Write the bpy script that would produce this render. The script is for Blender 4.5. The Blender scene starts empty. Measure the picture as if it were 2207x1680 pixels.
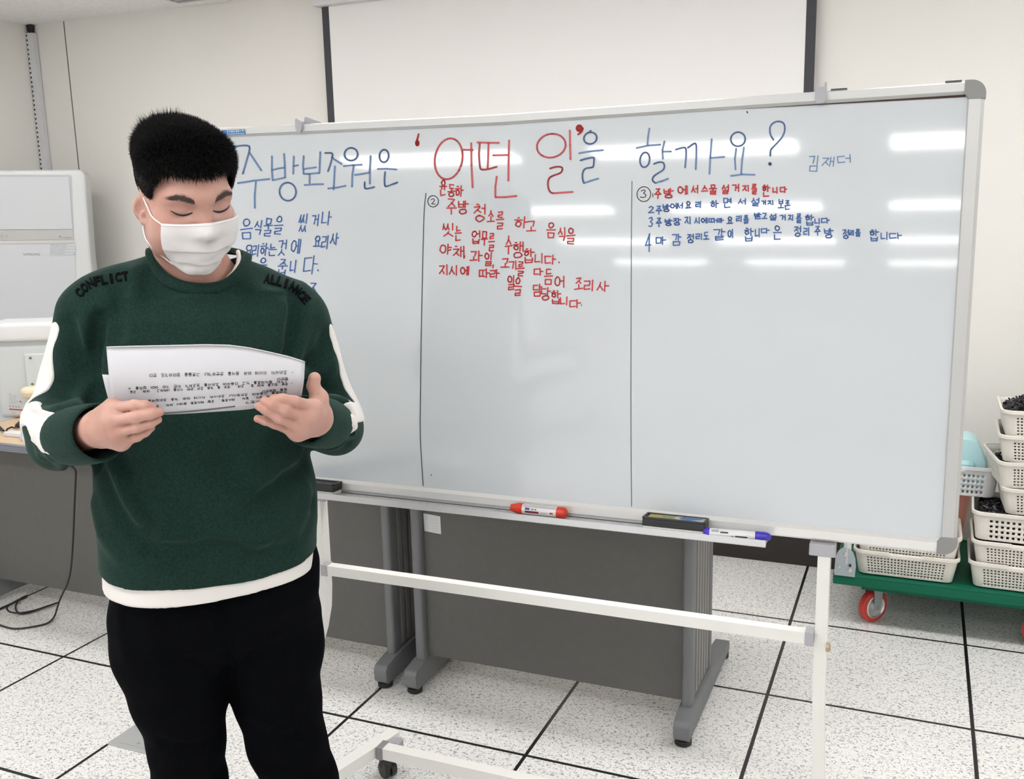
import bpy, bmesh, math, random
import numpy as np
from mathutils import Vector, Matrix

# ------------------------------------------------------------------ camera
W, H = 2207, 1680
FPX, YAW, PITCH, ROLL = 2089.1, -0.4006, -0.1911, -0.0221
CAM = np.array([2.1845, -2.3645, 1.5788])

def cam_axes():
    cy, sy = math.cos(YAW), math.sin(YAW); cp, sp = math.cos(PITCH), math.sin(PITCH)
    f = np.array([sy*cp, cy*cp, sp]); r = np.array([cy, -sy, 0.0]); u = np.cross(r, f)
    c, s = math.cos(ROLL), math.sin(ROLL)
    return c*r + s*u, -s*r + c*u, f
CR, CU, CF = cam_axes()
scene = bpy.context.scene
COL = scene.collection
cam_d = bpy.data.cameras.new('camera'); cam = bpy.data.objects.new('camera', cam_d); COL.objects.link(cam)
cam_d.sensor_fit = 'HORIZONTAL'; cam_d.sensor_width = 36.0; cam_d.lens = 36.0*FPX/W
cam_d.clip_start = 0.05; cam_d.clip_end = 60
cam.matrix_world = Matrix(((CR[0], CU[0], -CF[0], CAM[0]), (CR[1], CU[1], -CF[1], CAM[1]), (CR[2], CU[2], -CF[2], CAM[2]), (0, 0, 0, 1)))
scene.camera = cam

# ------------------------------------------------------------------ light and exposure
scene.view_settings.view_transform = 'Standard'; scene.view_settings.look = 'None'
scene.view_settings.gamma = 1.0; scene.view_settings.use_curve_mapping = False
scene.view_settings.exposure = 0.0
LAMP = 12.8
world = bpy.data.worlds.new('world'); scene.world = world; world.use_nodes = True
world.node_tree.nodes['Background'].inputs[0].default_value = (1, 1, 1, 1)
world.node_tree.nodes['Background'].inputs[1].default_value = 0.3
ROOM = dict(x0=-2.415, x1=5.2, y0=-14.0, y1=1.80, h=2.59)

# ------------------------------------------------------------------ measuring helpers
def ray(px, py):
    return CF + CR*((px - W/2)/FPX) - CU*((py - H/2)/FPX)
def on_y(px, py, y):
    d = ray(px, py); return CAM + d*((y - CAM[1])/d[1])
def on_z(px, py, z=0.0):
    d = ray(px, py); return CAM + d*((z - CAM[2])/d[2])
# ------------------------------------------------------------------ materials
MATS = {}
def mat(name, color, rough=0.5, metal=0.0, spec=0.5, noise=0.0, nscale=20.0, bump=0.0, bscale=200.0, sss=0.0, emit=None, coat=0.0, alpha=1.0, trans=0.0, sheen=0.0):
    if name in MATS: return MATS[name]
    m = bpy.data.materials.new(name); m.use_nodes = True; nt = m.node_tree; b = nt.nodes['Principled BSDF']
    c = tuple(color) + (1.0,)
    b.inputs['Base Color'].default_value = c; b.inputs['Roughness'].default_value = rough; b.inputs['Metallic'].default_value = metal
    b.inputs['Specular IOR Level'].default_value = spec
    if coat: b.inputs['Coat Weight'].default_value = coat; b.inputs['Coat Roughness'].default_value = 0.08
    if trans: b.inputs['Transmission Weight'].default_value = trans
    if sheen: b.inputs['Sheen Weight'].default_value = sheen; b.inputs['Sheen Roughness'].default_value = 0.4
    if alpha < 1: b.inputs['Alpha'].default_value = alpha
    if sss:
        b.inputs['Subsurface Weight'].default_value = sss; b.inputs['Subsurface Radius'].default_value = (0.9, 0.35, 0.2); b.inputs['Subsurface Scale'].default_value = 0.008
    if emit: b.inputs['Emission Color'].default_value = c; b.inputs['Emission Strength'].default_value = emit
    tc = nt.nodes.new('ShaderNodeTexCoord')
    if noise:
        n = nt.nodes.new('ShaderNodeTexNoise'); n.inputs['Scale'].default_value = nscale; n.inputs['Detail'].default_value = 4
        nt.links.new(tc.outputs['Object'], n.inputs['Vector'])
        r = nt.nodes.new('ShaderNodeValToRGB'); r.color_ramp.elements[0].position = 0.3; r.color_ramp.elements[1].position = 0.7
        r.color_ramp.elements[0].color = tuple(max(0, x*(1 - noise)) for x in color) + (1,)
        r.color_ramp.elements[1].color = tuple(min(1, x*(1 + noise)) for x in color) + (1,)
        nt.links.new(n.outputs['Fac'], r.inputs['Fac']); nt.links.new(r.outputs['Color'], b.inputs['Base Color'])
    if bump:
        n2 = nt.nodes.new('ShaderNodeTexNoise'); n2.inputs['Scale'].default_value = bscale; n2.inputs['Detail'].default_value = 3
        nt.links.new(tc.outputs['Object'], n2.inputs['Vector'])
        bp = nt.nodes.new('ShaderNodeBump'); bp.inputs['Strength'].default_value = bump; bp.inputs['Distance'].default_value = 0.002
        nt.links.new(n2.outputs['Fac'], bp.inputs['Height']); nt.links.new(bp.outputs['Normal'], b.inputs['Normal'])
    MATS[name] = m; return m

# ------------------------------------------------------------------ object helpers
def tag(o, label=None, cat=None, group=None, kind=None):
    if label: o['label'] = label
    if cat: o['category'] = cat
    if group: o['group'] = group
    if kind: o['kind'] = kind
    return o
def thing(name, label, cat, loc=(0, 0, 0), rotz=0.0, group=None):
    o = bpy.data.objects.new(name, None); o.empty_display_size = 0.05; COL.objects.link(o)
    o.location = loc; o.rotation_euler = (0, 0, rotz)
    return tag(o, label, cat, group)
def wpos(o):
    p = np.zeros(3)
    while o is not None:
        p = p + np.array(o.location); o = o.parent
    return p

class MB:
    """collects shapes (world or local coordinates) and links them as ONE mesh object"""
    def __init__(self): self.bm = bmesh.new()
    def box(self, lo, hi, bevel=0.0, M=None, seg=2):
        t = bmesh.new(); bmesh.ops.create_cube(t, size=1.0)
        lo, hi = np.minimum(lo, hi), np.maximum(lo, hi)
        for v in t.verts: v.co = Vector([(lo[i] + hi[i])/2 + v.co[i]*(hi[i] - lo[i]) for i in range(3)])
        if bevel: bmesh.ops.bevel(t, geom=list(t.edges), offset=min(bevel, 0.49*min(hi - lo)), segments=seg, affect='EDGES', profile=0.6)
        self.merge(t, M); return self
    def merge(self, t, M=None):
        mp = {}
        for v in t.verts:
            co = v.co
            if M is not None: co = Vector(M(co)) if callable(M) else M @ co
            mp[v.index] = self.bm.verts.new(co)
        t.verts.index_update()
        for f in t.faces:
            try: self.bm.faces.new([mp[v.index] for v in f.verts])
            except ValueError: pass
        t.free()
    def faces(self, vs, fs, M=None):
        vv = [self.bm.verts.new(Vector(M(v)) if M is not None and callable(M) else Vector(v)) for v in vs]
        for f in fs:
            try: self.bm.faces.new([vv[i] for i in f])
            except ValueError: pass
        return self
    def tube(self, pts, r, n=10, cap=True, closed=False, flat=1.0, up=None):
        pts = [Vector(p) for p in pts]; m = len(pts)
        rs = [r]*m if not hasattr(r, '__len__') else list(r)
        rings = []; prev = None
        for i, p in enumerate(pts):
            if closed: t = (pts[(i+1) % m] - pts[i-1])
            else: t = pts[min(i+1, m-1)] - pts[max(i-1, 0)]
            if t.length < 1e-9: t = Vector((0, 0, 1))
            t.normalize()
            ref = Vector(up) if up is not None else (prev if prev is not None else (Vector((0, 0, 1)) if abs(t.z) < 0.9 else Vector((1, 0, 0))))
            a = ref - t*ref.dot(t)
            if a.length < 1e-6: a = t.orthogonal()
            a.normalize(); b = t.cross(a); prev = a
            rings.append([self.bm.verts.new(p + (a*math.cos(2*math.pi*k/n)*flat + b*math.sin(2*math.pi*k/n))*rs[i]) for k in range(n)])
        for i in range(m - (0 if closed else 1)):
            A, B = rings[i], rings[(i+1) % m]
            for k in range(n): self.bm.faces.new((A[k], A[(k+1) % n], B[(k+1) % n], B[k]))
        if cap and not closed:
            self.bm.faces.new(rings[0][::-1]); self.bm.faces.new(rings[-1])
        return self
    def lathe(self, prof, org, axis=(0, 0, 1), n=20, cap=True):
        """prof: list of (radius, height along axis)"""
        ax = Vector(axis).normalized(); a = ax.orthogonal().normalized(); b = ax.cross(a); o = Vector(org)
        rings = [[self.bm.verts.new(o + ax*h + (a*math.cos(2*math.pi*k/n) + b*math.sin(2*math.pi*k/n))*max(r, 1e-5)) for k in range(n)] for r, h in prof]
        for A, B in zip(rings, rings[1:]):
            for k in range(n): self.bm.faces.new((A[k], A[(k+1) % n], B[(k+1) % n], B[k]))
        if cap: self.bm.faces.new(rings[0][::-1]); self.bm.faces.new(rings[-1])
        return self
    def prism(self, poly, fn, d0, d1):
        """poly 2-D outline, fn(a,b,d)->xyz"""
        A = [self.bm.verts.new(Vector(fn(a, b, d0))) for a, b in poly]; B = [self.bm.verts.new(Vector(fn(a, b, d1))) for a, b in poly]
        n = len(poly)
        for k in range(n): self.bm.faces.new((A[k], A[(k+1) % n], B[(k+1) % n], B[k]))
        self.bm.faces.new(A[::-1]); self.bm.faces.new(B); return self
    def build(self, name, m, parent=None, smooth=False, normals=True):
        if normals: bmesh.ops.recalc_face_normals(self.bm, faces=list(self.bm.faces))
        me = bpy.data.meshes.new(name)
        off = Vector(wpos(parent)) if parent is not None else Vector((0, 0, 0))
        for v in self.bm.verts: v.co -= off
        self.bm.to_mesh(me); self.bm.free(); me.materials.append(m)
        o = bpy.data.objects.new(name, me); COL.objects.link(o)
        if parent is not None: o.parent = parent
        if smooth:
            me.polygons.foreach_set('use_smooth', [True]*len(me.polygons))
            if smooth == 'auto':
                try: me.set_sharp_from_angle(angle=math.radians(35))
                except Exception: pass
        return o
def rebase(o, loc):
    """move a parentless mesh's origin to loc without moving it"""
    loc = Vector(loc)
    o.data.transform(Matrix.Translation(-loc)); o.location = loc; return o

def text_mesh(body, size=1.0, bold=0.0):
    cu = bpy.data.curves.new('t', 'FONT'); cu.body = body; cu.size = size; cu.align_x = 'CENTER'; cu.align_y = 'CENTER'; cu.resolution_u = 3; cu.offset = bold
    ob = bpy.data.objects.new('t', cu); COL.objects.link(ob)
    dg = bpy.context.evaluated_depsgraph_get(); me = bpy.data.meshes.new_from_object(ob.evaluated_get(dg))
    vs = [tuple(v.co) for v in me.vertices]; fs = [tuple(p.vertices) for p in me.polygons]
    bpy.data.objects.remove(ob); bpy.data.curves.remove(cu); bpy.data.meshes.remove(me)
    return vs, fs
# ------------------------------------------------------------------ hand lettering: Hangul built from pen strokes
def circ(cx=.5, cy=.5, rx=.5, ry=.5, n=14, a0=-100, sweep=365):
    return [(cx + rx*math.cos(math.radians(a0 + sweep*i/n)), cy + ry*math.sin(math.radians(a0 + sweep*i/n))) for i in range(n+1)]
CONS = {
 'ㄱ': [[(0, .05), (1, 0), (.8, 1)]], 'ㄴ': [[(0, 0), (.02, 1), (1, .92)]], 'ㄷ': [[(1, .02), (0, .05), (.05, 1), (1, .95)]],
 'ㄹ': [[(0, .03), (1, 0), (.95, .48), (.03, .52), (.02, 1), (1, .95)]], 'ㅁ': [[(.02, 0), (.05, 1), (.95, .97), (1, .02), (0, .04)]],
 'ㅂ': [[(0, 0), (.05, 1), (.95, .96)], [(1, 0), (.95, .97)], [(.04, .52), (.96, .48)]], 'ㅅ': [[(.52, 0), (.4, .5), (0, 1)], [(.45, .4), (1, 1)]],
 'ㅇ': [circ()], 'ㅈ': [[(0, .03), (.95, 0), (.55, .5), (0, 1)], [(.5, .5), (1, 1)]],
 'ㅊ': [[(.35, -.12), (.65, -.1)], [(0, .2), (.95, .17), (.55, .6), (0, 1)], [(.5, .6), (1, 1)]],
 'ㅋ': [[(0, .05), (1, 0), (.8, 1)], [(.05, .5), (.9, .45)]], 'ㅌ': [[(1, 0), (0, .05), (.05, 1), (1, .95)], [(.03, .5), (.95, .47)]],
 'ㅍ': [[(0, .03), (1, 0)], [(.3, .05), (.32, .95)], [(.7, .05), (.68, .95)], [(0, 1), (1, .96)]],
 'ㅎ': [[(.35, -.05), (.65, -.03)], [(0, .25), (1, .2)], circ(.5, .7, .36, .3)],
}
def dbl(k): return [[(x*.45, y) for x, y in s] for s in CONS[k]] + [[(.55 + x*.45, y) for x, y in s] for s in CONS[k]]
for a, b in (('ㄲ', 'ㄱ'), ('ㄸ', 'ㄷ'), ('ㅃ', 'ㅂ'), ('ㅆ', 'ㅅ'), ('ㅉ', 'ㅈ')): CONS[a] = dbl(b)
INI = 'ㄱㄲㄴㄷㄸㄹㅁㅂㅃㅅㅆㅇㅈㅉㅊㅋㅌㅍㅎ'
VOW = 'ㅏㅐㅑㅒㅓㅔㅕㅖㅗㅘㅙㅚㅛㅜㅝㅞㅟㅠㅡㅢㅣ'
FIN = ['', 'ㄱ', 'ㄲ', 'ㄱㅅ', 'ㄴ', 'ㄴㅈ', 'ㄴㅎ', 'ㄷ', 'ㄹ', 'ㄹㄱ', 'ㄹㅁ', 'ㄹㅂ', 'ㄹㅅ', 'ㄹㅌ', 'ㄹㅍ', 'ㄹㅎ', 'ㅁ', 'ㅂ', 'ㅂㅅ', 'ㅅ', 'ㅆ', 'ㅇ', 'ㅈ', 'ㅊ', 'ㅋ', 'ㅌ', 'ㅍ', 'ㅎ']
VV = {'ㅣ': [[(.5, 0), (.5, 1)]], 'ㅏ': [[(.2, 0), (.2, 1)], [(.2, .45), (1, .43)]], 'ㅑ': [[(.2, 0), (.2, 1)], [(.2, .33), (1, .31)], [(.2, .6), (1, .58)]],
      'ㅓ': [[(.8, 0), (.8, 1)], [(0, .45), (.8, .43)]], 'ㅕ': [[(.8, 0), (.8, 1)], [(0, .33), (.8, .31)], [(0, .6), (.8, .58)]],
      'ㅐ': [[(.15, 0), (.15, 1)], [(.85, 0), (.85, 1)], [(.15, .47), (.85, .45)]], 'ㅔ': [[(.5, 0), (.5, 1)], [(.95, 0), (.95, 1)], [(0, .47), (.5, .45)]],
      'ㅒ': [[(.15, 0), (.15, 1)], [(.85, 0), (.85, 1)], [(.15, .35), (.85, .33)], [(.15, .6), (.85, .58)]], 'ㅖ': [[(.5, 0), (.5, 1)], [(.95, 0), (.95, 1)], [(0, .35), (.5, .33)], [(0, .6), (.5, .58)]]}
VH = {'ㅡ': [[(0, .5), (1, .42)]], 'ㅗ': [[(.5, 0), (.5, .85)], [(0, .9), (1, .82)]], 'ㅛ': [[(.3, 0), (.3, .85)], [(.7, 0), (.7, .82)], [(0, .9), (1, .82)]],
      'ㅜ': [[(0, .12), (1, .05)], [(.5, .1), (.5, 1)]], 'ㅠ': [[(0, .12), (1, .05)], [(.3, .1), (.3, 1)], [(.7, .1), (.7, 1)]]}
COMP = {'ㅘ': ('ㅗ', 'ㅏ'), 'ㅙ': ('ㅗ', 'ㅐ'), 'ㅚ': ('ㅗ', 'ㅣ'), 'ㅝ': ('ㅜ', 'ㅓ'), 'ㅞ': ('ㅜ', 'ㅔ'), 'ㅟ': ('ㅜ', 'ㅣ'), 'ㅢ': ('ㅡ', 'ㅣ')}
OTHER = {'.': [[(.4, .93), (.45, .97)]], ',': [[(.5, .85), (.35, 1.1)]], '-': [[(.2, .5), (.8, .5)]], '?': [circ(.5, .25, .4, .25, 10, 180, 250) + [(.5, .7)], [(.5, .95), (.52, .97)]],
         '1': [[(.5, 0), (.5, 1)]], '2': [[(.1, .2), (.4, 0), (.85, .2), (.6, .6), (0, .97), (1, .92)]], '3': [[(.1, .08), (.7, 0), (.85, .22), (.4, .45), (.9, .7), (.6, 1), (0, .95)]],
         '4': [[(.75, 0), (.05, .65), (.95, .6)], [(.7, 0), (.62, 1)]], '(': [[(.7, 0), (.4, .3), (.4, .7), (.7, 1)]], ')': [[(.3, 0), (.6, .3), (.6, .7), (.3, 1)]]}
def place(strokes, x0, x1, y0, y1): return [[(x0 + x*(x1-x0), y0 + y*(y1-y0)) for x, y in s] for s in strokes]
def glyph(ch):
    if ch in OTHER: return OTHER[ch]
    k = ord(ch) - 0xAC00
    if not 0 <= k < 11172: return []
    i, v, f = k//588, (k % 588)//28, k % 28
    ic, vc, fc = INI[i], VOW[v], FIN[f]; out = []
    top = 1.0 if not f else .56
    if vc in VV: out += place(CONS[ic], .02, .54, .10*top, .88*top) + place(VV[vc], .62, 1, 0, 1.0*top)
    elif vc in VH: out += (place(CONS[ic], .18, .82, 0, .48) + place(VH[vc], 0, 1, .54, 1)) if not f else (place(CONS[ic], .22, .78, 0, .33) + place(VH[vc], 0, 1, .37, .6))
    else:
        h, w = COMP[vc]
        out += place(CONS[ic], .05, .5, 0, .45*top) + place(VH[h], 0, .6, .5*top, .92*top) + place(VV[w], .66, 1, 0, top)
    if f:
        if len(fc) == 2: out += place(CONS[fc[0]], .05, .45, .66, 1) + place(CONS[fc[1]], .52, .98, .66, 1)
        else: out += place(CONS[fc], .14, .86, .66, 1)
    return out

def ribbon(mb, pts, w, fn, caps=6):
    """flat pen stroke: pts in drawing units, w width in the same units, fn(x,y)->xyz"""
    vs, fs = [], []
    for (x0, y0), (x1, y1) in zip(pts, pts[1:]):
        dx, dy = x1-x0, y1-y0; L = math.hypot(dx, dy)
        if L < 1e-6: continue
        nx, ny = -dy/L*w/2, dx/L*w/2; b = len(vs)
        vs += [(x0+nx, y0+ny), (x0-nx, y0-ny), (x1-nx, y1-ny), (x1+nx, y1+ny)]; fs.append((b, b+1, b+2, b+3))
    if caps:
        for x, y in pts:
            b = len(vs); vs += [(x + w/2*math.cos(2*math.pi*k/caps), y + w/2*math.sin(2*math.pi*k/caps)) for k in range(caps)]
            fs.append(tuple(range(b, b+caps)))
    mb.faces([fn(x, y) for x, y in vs], fs)
RND = random.Random(7)
def write_syl(mb, ch, cx, cy, w, h, fn, pen, slant=0.0, jit=0.03, rot=0.0, caps=6):
    for s in glyph(ch):
        pts = []
        for x, y in s:
            x += RND.uniform(-jit, jit); y += RND.uniform(-jit, jit)
            X, Y = (x-.5)*w + (.5-y)*h*slant, (y-.5)*h
            pts.append((cx + X*math.cos(rot) - Y*math.sin(rot), cy + X*math.sin(rot) + Y*math.cos(rot)))
        ribbon(mb, pts, pen, fn, caps)
# ------------------------------------------------------------------ the room
R = ROOM
def wall_material():
    m = mat('painted_wall', (0.80, 0.785, 0.75), rough=0.7, spec=0.3, noise=0.012, nscale=1.5, bump=0.12, bscale=350)
    return m
def floor_material():
    m = bpy.data.materials.new('access_floor_tile'); m.use_nodes = True; nt = m.node_tree; b = nt.nodes['Principled BSDF']; L = nt.links.new
    b.inputs['Roughness'].default_value = 0.32; b.inputs['Specular IOR Level'].default_value = 0.4
    tc = nt.nodes.new('ShaderNodeTexCoord'); sep = nt.nodes.new('ShaderNodeSeparateXYZ'); L(tc.outputs['Object'], sep.inputs[0])
    def math_(op, a, bb=None):
        n = nt.nodes.new('ShaderNodeMath'); n.operation = op
        for i, x in enumerate((a, bb)):
            if x is None: continue
            if isinstance(x, (int, float)): n.inputs[i].default_value = x
            else: L(x, n.inputs[i])
        return n.outputs[0]
    ds = []
    for ax in ('X', 'Y'):
        s = math_('DIVIDE', sep.outputs[ax], 0.6); rd = math_('ROUND', s); d = math_('ABSOLUTE', math_('SUBTRACT', s, rd))
        ds.append(math_('LESS_THAN', d, 0.0055/0.6))
    line = math_('MAXIMUM', ds[0], ds[1])
    mp = nt.nodes.new('ShaderNodeMapping'); mp.inputs['Scale'].default_value = (90, 104, 1); mp.inputs['Rotation'].default_value = (0, 0, 0.12); L(tc.outputs['Object'], mp.inputs[0])
    def fleck(scale, pos, off):
        n = nt.nodes.new('ShaderNodeTexNoise'); n.inputs['Scale'].default_value = scale; n.inputs['Detail'].default_value = 2.5; n.inputs['Roughness'].default_value = 0.6
        n.inputs['Distortion'].default_value = 0.7
        mm = nt.nodes.new('ShaderNodeMapping'); mm.inputs['Location'].default_value = (off, off*2, 0); L(mp.outputs[0], mm.inputs[0]); L(mm.outputs[0], n.inputs['Vector'])
        r = nt.nodes.new('ShaderNodeMapRange'); r.inputs['From Min'].default_value = pos; r.inputs['From Max'].default_value = pos + 0.035; L(n.outputs['Fac'], r.inputs['Value']); return r.outputs[0]
    def mix(f, a, c2):
        n = nt.nodes.new('ShaderNodeMix'); n.data_type = 'RGBA'; L(f, n.inputs['Factor'])
        if isinstance(a, tuple): n.inputs['A'].default_value = a
        else: L(a, n.inputs['A'])
        n.inputs['B'].default_value = c2; return n.outputs['Result']
    c = mix(fleck(1.0, 0.585, 0.0), (0.84, 0.83, 0.81, 1), (0.42, 0.42, 0.44, 1))
    c = mix(fleck(1.6, 0.60, 31.0), c, (0.17, 0.17, 0.19, 1))
    c = mix(fleck(0.6, 0.62, 77.0), c, (0.66, 0.64, 0.62, 1))
    c = mix(line, c, (0.012, 0.012, 0.013, 1)); L(c, b.inputs['Base Color'])
    return m
def ceiling_material():
    return mat('mineral_ceiling', (0.90, 0.90, 0.89), rough=0.9, spec=0.1, noise=0.05, nscale=60, bump=0.5, bscale=90)

def struct(name, mb, m): return tag(mb.build(name, m), kind='structure')
fl = struct('floor', MB().box((R['x0'], R['y0'], -0.08), (R['x1'], R['y1'], 0)), floor_material())
wm = wall_material()
struct('wall_back', MB().box((R['x0']-.1, R['y1'], -0.08), (R['x1']+.1, R['y1']+.1, R['h']+.1)), wm)
struct('wall_left', MB().box((R['x0']-.1, R['y0'], -0.08), (R['x0'], R['y1'], R['h']+.1)), wm)
struct('wall_right', MB().box((R['x1'], R['y0'], -0.08), (R['x1']+.1, R['y1'], R['h']+.1)), wm)
struct('wall_front', MB().box((R['x0']-.1, R['y0']-.1, -0.08), (R['x1']+.1, R['y0'], R['h']+.1)), wm)
struct('ceiling', MB().box((R['x0'], R['y0'], R['h']), (R['x1'], R['y1'], R['h']+.1)), ceiling_material())
brown = mat('dark_brown_vinyl', (0.030, 0.024, 0.022), rough=0.5)
struct('baseboard_back', MB().box((R['x0'], R['y1']-.012, 0), (R['x1'], R['y1'], .15), bevel=.003), brown)
struct('baseboard_left', MB().box((R['x0'], R['y0'], 0), (R['x0']+.012, R['y1']-.012, .15), bevel=.003), brown)
seam = mat('panel_joint_shadow_gap', (0.16, 0.145, 0.12), rough=0.9)
mb = MB(); mb.box((-2.164, R['y1']-.0015, .15), (-2.158, R['y1'], R['h'])); struct('trim_1', mb, seam)
# slotted rail in the corner
rail = thing('slotted_wall_rail', 'pale grey slotted metal shelf rail standing in the back left wall corner', 'rail', (-2.385, 1.785, 0.15))
rm = mat('pale_grey_metal', (0.66, 0.66, 0.68), rough=0.45)
m_ = MB(); m_.box((-2.412, 1.765, .15), (-2.362, 1.797, 2.545), bevel=.003); m_.build('rail_strip', rm, rail)
m_ = MB()
for k in range(96): m_.box((-2.4085, 1.7635, .2 + k*.0245), (-2.4005, 1.766, .209 + k*.0245))
m_.build('slot_row', mat('black_hole', (0.01, 0.01, 0.01), rough=0.9), rail)
m_ = MB(); m_.prism([(-2.405, 2.588), (-2.370, 2.588), (-2.378, 2.55), (-2.398, 2.55)], lambda a, b, d: (a, d, b), 1.768, 1.796)
m_.build('end_cap', mat('black_plastic', (0.015, 0.015, 0.016), rough=0.45), rail)
# ceiling vent by the back wall
cv = thing('ceiling_vent', 'small grey ceiling air vent above the back wall', 'vent', (-1.12, 1.58, R['h']))
m_ = MB(); m_.box((-1.285, 1.45, R['h']-.008), (-.95, 1.70, R['h']), bevel=.003); m_.build('frame', mat('vent_grey', (0.55, 0.55, 0.56), rough=.5), cv)
m_ = MB()
for k in range(6): m_.box((-1.265, 1.47 + k*.037, R['h']-.012), (-.97, 1.488 + k*.037, R['h']-.0085))
m_.build('slat', mat('vent_slat', (0.4, 0.4, 0.41), rough=.5), cv)
# fluorescent fittings (rows behind the camera reflect in the whiteboard)
lamp_m = mat('fluorescent_diffuser', (1.0, 0.995, 0.985), emit=LAMP); lamp_f = mat('lamp_frame_white', (0.8, 0.8, 0.8), rough=.5)
for r_, y in enumerate((.33, -2.1, -4.55, -7.05, -9.55, -12.1)):
    for c_, x in enumerate((-.98, .89, 2.74) + ((4.4,) if y > 0 else ())):  # unseen front row follows the spacing; rightmost lamp added to brighten the floor
        t = thing('ceiling_light', 'fluorescent ceiling light with white diffuser', 'ceiling light', (x, y, R['h']), 0, 'fluorescent ceiling lights in rows')
        f = MB()
        for lo, hi in (((x-.68, y-.18), (x-.65, y+.18)), ((x+.65, y-.18), (x+.68, y+.18)), ((x-.65, y-.18), (x+.65, y-.15)), ((x-.65, y+.15), (x+.65, y+.18))):
            f.box(lo + (R['h']-.012,), hi + (R['h'],))
        f.build('frame', lamp_f, t)
        f = MB(); f.box((x-.648, y-.148, R['h']-.034), (x+.648, y+.148, R['h']-.001), bevel=.004); f.build('diffuser', lamp_m, t)  # diffuser shaped to drop below the ceiling so its glowing sides light it
# pull-down projection screen
ps = thing('projection_screen', 'white pull-down projection screen with dark side borders on the back wall', 'projection screen', (.62, 1.755, 2.55))
sm = mat('screen_fabric', (0.83, 0.82, 0.815), rough=.85, spec=.15); sb = mat('screen_border', (0.055, 0.055, 0.065), rough=.8)
m_ = MB(); m_.box((-.452, 1.752, .98), (1.718, 1.756, 2.56)); m_.build('fabric', sm, ps)
for x0 in (-.490, 1.718):
    m_ = MB(); m_.box((x0, 1.7515, .98), (x0+.038, 1.7565, 2.56)); m_.build('side_border', sb, ps)
m_ = MB(); m_.box((-.52, 1.71, 2.50), (1.78, 1.79, 2.588), bevel=.012); m_.build('roller_case', rm, ps)
m_ = MB(); m_.tube([(-.50, 1.754, .975), (1.766, 1.754, .975)], .012); m_.build('bottom_bar', sb, ps, smooth='auto')
# ------------------------------------------------------------------ whiteboard on its rolling stand
BO, BTH, BTA = np.array([2.27700631, -0.36212702, 0.88025013]), 0.01310538, 0.08
BW, BH = 1.80, 0.90
b_a = np.array([-math.cos(BTH), -math.sin(BTH), 0]); b_n0 = np.array([math.sin(BTH), -math.cos(BTH), 0])
b_u = np.array([0, 0, 1])*math.cos(BTA) - b_n0*math.sin(BTA); b_n = b_n0*math.cos(BTA) + np.array([0, 0, 1])*math.sin(BTA)
def bow(s): return float(np.interp(s, [.0, .03, .38, .98, 1.55, 1.8], [.0042, .004, .001, -.006, -.001, .002]))
def B(s, h, n=0.0): return BO + b_a*s + b_u*(h + bow(s)*h/BH) + b_n*n
def Bv(v): return B(v[0], v[1], v[2])
def onb(px, py, n=0.0):
    d = ray(px, py); o = BO + b_n*n
    s, h, t = np.linalg.solve(np.array([b_a, b_u, -d]).T, CAM - o); return s, h
def bpx(n=0.0012):
    def f(px, py):
        d = ray(px, py); o = BO + b_n*n; t = ((o - CAM) @ b_n)/(d @ b_n); return CAM + d*t
    return f
wb = thing('whiteboard', 'large white magnetic whiteboard with silver frame and handwriting on a white rolling stand', 'whiteboard', tuple(BO + b_a*.9))
wb.location.z = 0.0
alu = mat('brushed_aluminium', (0.57, 0.57, 0.565), rough=.38, metal=.3, spec=.5)
alu2 = mat('satin_aluminium', (0.80, 0.79, 0.78), rough=.3, metal=.25)
capm = mat('grey_plastic', (0.26, 0.26, 0.255), rough=.45); capl = mat('light_grey_plastic', (0.42, 0.42, 0.45), rough=.4)
encl = mat('whiteboard_enamel', (0.64, 0.675, 0.71), rough=.05, spec=.8)
m_ = MB()
N = 36
vs = []
for k in range(N+1):
    s_ = .012 + (BW-.024)*k/N; vs += [(s_, .02, 0), (s_, .878, 0), (s_, .878, -.014), (s_, .02, -.014)]
fs = [(4*k+i, 4*k+(i+1) % 4, 4*k+4+(i+1) % 4, 4*k+4+i) for k in range(N) for i in range(4)] + [(0, 3, 2, 1), (4*N, 4*N+1, 4*N+2, 4*N+3)]
m_.faces(vs, fs, M=Bv)
panel = m_.build('writing_surface', encl, wb)
def railbar(name, pts, sect, m):
    """extruded frame profile: sect = [(across, n)], pts along s or h"""
    mb = MB(); rings = []
    for p in pts: rings.append([mb.bm.verts.new(Vector(p(a, n))) for a, n in sect])
    k = len(sect)
    for A, Bq in zip(rings, rings[1:]):
        for i in range(k): mb.bm.faces.new((A[i], A[(i+1) % k], Bq[(i+1) % k], Bq[i]))
    mb.bm.faces.new(rings[0][::-1]); mb.bm.faces.new(rings[-1])
    return mb.build(name, m, wb)
sect = [(0, -.018), (0, .004), (.003, .009), (.018, .009), (.0235, .0015), (.0235, -.018)]
ss = np.linspace(.03, BW-.03, 40)
railbar('frame_rail', [(lambda a, n, s=s: B(s, BH - a, n)) for s in ss], sect, alu)
sect2 = [(0, -.018), (0, .006), (.004, .010), (.020, .010), (.027, .0015), (.027, -.018)]
railbar('frame_rail', [(lambda a, n, s=s: B(s, a, n)) for s in ss], sect2, alu2)
sect3 = [(0, -.018), (0, .001), (.0065, .0085), (.027, .009), (.029, .0045), (.029, -.018)]
railbar('frame_rail', [(lambda a, n, h=h: B(a, h, n)) for h in (.03, .3, .6, BH-.032)], sect3, alu)
railbar('frame_rail', [(lambda a, n, h=h: B(BW - a, h, n)) for h in (.03, .3, .6, BH-.032)], sect3, alu)
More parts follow.
